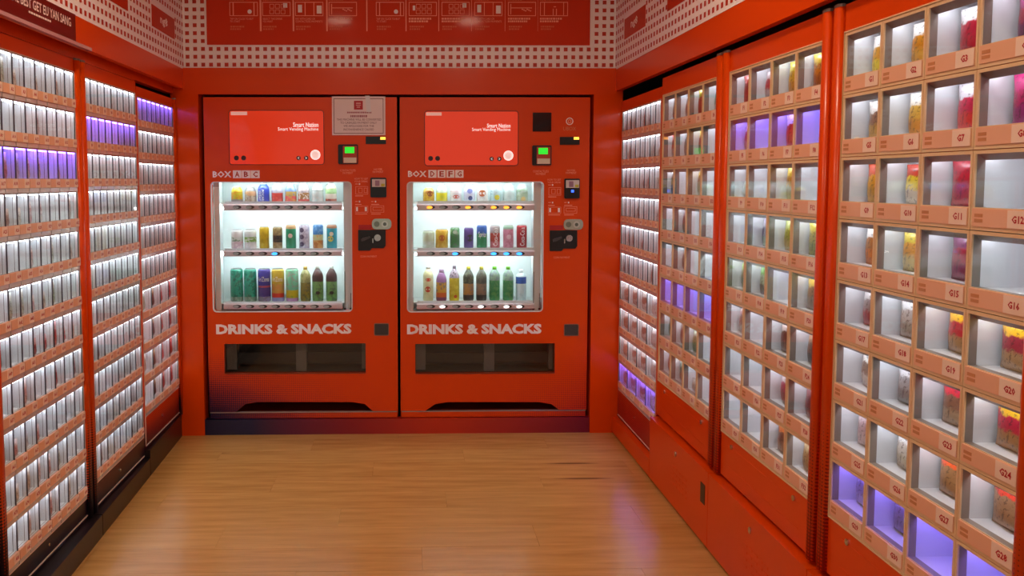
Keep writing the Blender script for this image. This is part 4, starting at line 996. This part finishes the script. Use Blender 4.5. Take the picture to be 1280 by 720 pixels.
stock(0, [[
 (sh_f([(.22, bm_('8a7a7a')), (.5, A('b8a810', 'c88018', 70)), (.3, bm_('c8b428'))], .033, .62, .35), 233.0, 'short yellow-olive bottle can with a grey foot ' + on1),
 (sh_f([(.45, A('b8a894', '8a7460', 90)), (.3, A('c89a70', 'a89a90', 60)), (.25, bm_('8a8a88'))], .033, .62, .35), 233.2, 'short beige and grey bottle can ' + on1),
 (sh_f([(1, bm_('2444b4'))], .033, .55, .3, None, pocari), 229.2, 'blue bottle can with white upright lettering ' + on1),
 (sh_f([(.52, A('c83a30', 'd85848', 60)), (.48, A('b8b4bc', '9aa0b0', 60))], .033, .55, .4), 229.2, 'bottle can with a red lower half and silver top ' + on1),
 (sh_f([(.35, A('d85058', 'd89048', 50)), (.25, A('b89850', '6a70a8', 50)), (.4, bm_('7a98c8'))], .033, .55, .4), 229.2, 'bottle can with a blue top and orange-red foot ' + on1),
 (sh_f([(.18, bm_('c8504a')), (.36, A('9a6838', 'd8c8c0', 70)), (.5, A('c8bcbc', '9a8a94', 70))], .033, .55, .35), 229.2, 'bottle can with brown swirls and a reddish foot ' + on1),
 (sh_f([(.62, A('c8d0d0', 'd8d4d0', 60)), (.05, bm_('98a4a0')), (.33, bm_('d8d8d4'))], .033, .55, .35), 229.2, 'pale white bottle can with a thin grey band ' + on1),
 (sh_f([(.2, A('8a4038', 'b86a58', 40)), (.28, bm_('d8ccc0')), (.26, A('a8c890', '88b070', 40)), (.26, A('b8ac90', '98b080', 50))], .033, .55, .3), 229.2, 'bottle can with a green top and brown foot ' + on1),
], [
 (can_f([(.42, A('d8b8c4', 'e8d8dc', 60)), (.25, A('d8dcd8', '7a9a7a', 80)), (.33, bm_('e4e0e0'))], .032), 286.8, 'short white can with a pinkish lower half ' + on2),
 (can_f([(.38, A('d8d4d8', 'e8e4e8', 60)), (.3, A('7ab050', 'd8e0d0', 70)), (.32, bm_('e0e4e2'))], .033), 286.8, 'short white can with a green leaf band ' + on2),
 (can_f([(1, A('c8a808', 'b89c08', 40))], .0265), 283.0, 'slim plain yellow can ' + on2),
 (can_f([(.3, A('a08058', 'b09468', 60)), (.35, A('2e2420', '5a4430', 80)), (.35, A('8a7448', 'a08a5c', 60))], .0265), 283.0, 'slim brown can with a dark middle band ' + on2),
 (can_f([(.9, bm_('189868')), (.1, bm_('c8a070'))], .028, mark('e8c8c0', .55, .013)), 280.6, 'slim green can with a round pale emblem ' + on2),
 (can_f([(1, A('c8c0d0', 'a8a0b8', 50))], .0285, mark('5a4868', .78, .014, 1, -.4, mark('5a4868', .5, .014, 1, -.4, mark('5a4868', .2, .014, 1, -.4)))), 280.6, 'slim pale can with a column of dark discs ' + on2),
 (can_f([(.36, A('c8762c', 'd89850', 40)), (.26, A('c8c890', 'd8a868', 60)), (.38, A('3a80c0', '68a0d0', 50))], .0285), 280.2, 'slim can with blue top and orange foot ' + on2),
 (can_f([(.92, bm_('28a0b4')), (.08, bm_('a87858'))], .0285, mark('d8c850', .42, .017, 1, -.2, mark('e8dcc0', .62, .012))), 280.4, 'slim turquoise can with a yellow fruit picture ' + on2),
], [
 (can_f([(.14, A('6a8a78', '88a090', 60)), (.86, A('1c9478', '1a6a58', 45))], .0345), 335.4, 'tall teal tea can with a dark branch pattern ' + on3),
 (can_f([(.14, A('6a8a78', '88a090', 60)), (.86, A('1c9478', '1a6a58', 45))], .0345), 335.4, 'tall teal tea can with a dark branch pattern ' + on3),
 (can_f([(.15, A('7a7078', '8a7a94', 50)), (.3, A('4a3a80', '38307a', 50)), (.06, bm_('a84858')), (.49, bm_('34308a'))], .0345, az), 335.4, 'tall purple tea can with pale lettering ' + on3),
 (can_f([(.12, bm_('8a88b0')), (.14, bm_('c83a28')), (.3, A('c88830', 'b89a30', 60)), (.44, A('b89a20', 'c8a418', 50))], .0345, az), 335.4, 'tall yellow tea can fading to red at its foot ' + on3),
 (can_f([(.1, bm_('a878a0')), (.26, A('b8a818', '98a428', 50)), (.64, A('6ab08a', '8a9080', 70))], .0345), 335.4, 'tall green tea can with a yellow lower band ' + on3),
 (sh_f([(.6, A('8a7a20', '6a6430', 50)), (.4, A('a8a468', '8a8a50', 60))], .030, .38, .22, bm_('c8a448'), None, 'drink_bottle'), 333.0, 'olive drink bottle with a gold cap ' + on3),
 (sh_f([(.62, A('6a9a50', '587a48', 45)), (.38, bm_('44201c'))], .0325, .36, .26, bm_('d8e0dc'), mark('3a3430', .28, .010, 1.3, .1), 'drink_bottle'), 332.0, 'dark brown drink bottle with green label and white cap ' + on3),
 (sh_f([(.62, A('6a9a50', '587a48', 45)), (.38, bm_('44201c'))], .0325, .36, .26, bm_('d8e0dc'), mark('3a3430', .28, .010, 1.3, .1), 'drink_bottle'), 332.0, 'dark brown drink bottle with green label and white cap ' + on3),
]])
on1, on2, on3 = (s.replace('ABC', 'DEFG') for s in (on1, on2, on3))
stock(1, [[
 (sh_f([(.6, A('c8a018', 'b88810', 60)), (.25, A('a8742c', 'c8a030', 60)), (.15, bm_('c8b848'))], .033, .62, .35, None, mark('8a4820', .6, .017, 1, .25)), 234.0, 'short golden bottle can with a brown round emblem ' + on1),
 (sh_f([(.55, A('d8cc20', 'c8c828', 50)), (.45, A('c8d4c0', 'a8bcb4', 60))], .033, .55, .4), 230.3, 'bottle can with a yellow lower half and pale top ' + on1),
 (sh_f([(.6, A('d8d0d4', 'e0dcdc', 60)), (.4, A('d0c0c4', 'c8b0b4', 60))], .033, .55, .4, None, mark('c86458', .32, .011, 1.8)), 230.3, 'pale pinkish bottle can with a red mark ' + on1),
 (sh_f([(1, A('ccd0e0', 'c0c8dc', 50))], .033, .5, .4, None, mark('8a90d0', .66, .016, 1, 0, mark('3a4478', .24, .013, 1, .1))), 230.3, 'lavender bottle can with blue and navy marks ' + on1),
 (sh_f([(1, A('dcd8d4', 'd0c8c8', 50))], .033, .5, .4, None, mark('b8602c', .56, .020, 1, -.1)), 231.5, 'white bottle can with an orange-brown round emblem ' + on1),
 (sh_f([(.45, A('b0c8c0', 'a8c4c8', 60)), (.55, A('b8ccd0', '90a8b0', 60))], .033, .6, .35, None, mark('d8c430', .28, .015, 1, .15)), 230.3, 'pale teal bottle can with a yellow fruit ' + on1),
 (sh_f([(1, A('d0e0e0', 'c4d8d8', 50))], .033, .6, .35), 230.3, 'plain pale blue-white bottle can ' + on1),
 (sh_f([(.5, A('a8b498', 'b8c4b0', 60)), (.5, A('8aa088', 'b0b8b0', 70))], .033, .6, .35, None, mark('d8b070', .18, .014, 1, .1)), 230.3, 'greyish green bottle can with an orange fruit ' + on1),
], [
 (can_f([(.45, A('d0dccc', 'dce4dc', 50)), (.55, A('ccd8b8', 'd8e4d0', 50))], .033), 288.2, 'short pale green-white can ' + on2),
 (can_f([(1, A('d8a820', 'e0b838', 60))], .0345, mark('c06a18', .55, .018)), 286.0, 'short golden yellow can with an orange emblem ' + on2),
 (can_f([(.7, A('3a8048', '587060', 60)), (.3, A('508a58', '88b088', 60))], .0265, mark('c8d8c8', .78, .010, 1.4)), 284.0, 'slim dark green can ' + on2),
 (can_f([(1, bm_('5a3a88'))], .0265, mark('3a3440', .5, .020, 1, .2)), 284.0, 'slim purple can with a dark round emblem ' + on2),
 (can_f([(.55, bm_('0c8a50')), (.15, A('0c8a50', '2458a8', 60)), (.3, bm_('2458a8'))], .0285, sprite), 281.0, 'slim can fading from green to blue with white script ' + on2),
 (can_f([(.3, A('c8707a', 'c05860', 50)), (.42, bm_('b84438')), (.28, bm_('a89a9a'))], .0275, coke), 281.5, 'slim red can with grey top and upright script ' + on2),
 (can_f([(.9, A('d88ca4', 'c87890', 50)), (.1, bm_('98b8a0'))], .0285, mark('e8c0cc', .5, .014)), 281.2, 'slim pink can ' + on2),
 (can_f([(1, bm_('a81624'))], .0285, coke), 281.0, 'slim bright red can with white upright script ' + on2),
], [
 (sh_f([(1, A('dcd8a8', 'd0d0a0', 40))], .030, .42, .22, bm_('e8e8e4'), mark('c84828', .38, .017, 1, -.1, mark('c84020', .68, .010, 1.6)), 'drink_bottle'), 332.5, 'pale yellow drink bottle with red marks and white cap ' + on3),
 (sh_f([(.14, bm_('7a3a58')), (.16, bm_('c86020')), (.36, A('c89828', '8a7858', 60)), (.34, bm_('9a6a9c'))], .031, .45, .30, bm_('b090b4'), None, 'drink_bottle'), 336.5, 'drink bottle with a mauve shoulder and orange foot ' + on3),
 (sh_f([(.72, A('c8b818', 'd8c838', 40)), (.28, A('b8a8b8', '5a5058', 90))], .030, .35, .30, bm_('8a808c'), mark('c85a20', .15, .010, 1, .2), 'drink_bottle'), 332.0, 'yellow drink bottle with a speckled white shoulder ' + on3),
 (sh_f([(.2, bm_('3a3028')), (.36, A('a87838', '8a7060', 50)), (.44, A('38382c', '5a6048', 60))], .031, .36, .26, bm_('d0c840'), None, 'drink_bottle'), 333.0, 'dark tea bottle with a brown label and yellow cap ' + on3),
 (sh_f([(.2, bm_('3a3028')), (.36, A('8a6a50', '6a5a50', 50)), (.44, A('5a5848', '44463a', 60))], .031, .36, .26, bm_('c8bc48'), None, 'drink_bottle'), 333.0, 'dark tea bottle with a grey-brown label, yellow cap ' + on3),
 (sh_f([(.66, A('3a8a50', '5a9a58', 45)), (.34, A('8aa890', '788a8a', 60))], .031, .40, .20, bm_('70c828'), None, 'drink_bottle'), 333.0, 'green tea bottle with a bright green cap ' + on3),
 (sh_f([(.66, A('3a8a50', '5a9a58', 45)), (.34, A('8aa890', '788a8a', 60))], .031, .40, .20, bm_('70c828'), None, 'drink_bottle'), 333.0, 'green tea bottle with a bright green cap ' + on3),
 (sh_f([(.62, A('cfe4ea', 'c0dce4', 50)), (.24, bm_('2858b0')), (.14, bm_('d4e8ee'))], .031, .42, .14, bm_('e4f0f4'), None, 'drink_bottle'), 337.0, 'clear water bottle with a blue label ' + on3),
]])

# ------------------------------------------------------------------ ceiling lamps
for pos, x, y in (('near_left', -0.55, 1.0), ('near_right', 0.5, 1.0), ('middle_left', -0.55, 2.5), ('middle_right', 0.5, 2.5)):
    lt = thing('ceiling_light_%s_offscreen' % pos, 'round white ceiling downlight over the wooden floor', 'lamp', (x, y, 2.75), 0, 'ceiling downlights')
    put('ring', MB().lathe([(0.105, -0.012), (0.115, -0.006), (0.115, 0.0)], seg=24).mesh('ring', mat('lamp_ring', 'e8e4dc', 0.4)), lt, WM[lt.name])
    put('diffuser_%s_offscreen' % pos, MB().lathe([(0.09, -0.014), (0.092, -0.012)], seg=24).mesh('diffuser', mat('lamp_glow', 'ffffff', 0.5, emit='ffe6c6', estr=CEIL_LAMP)), lt, WM[lt.name])
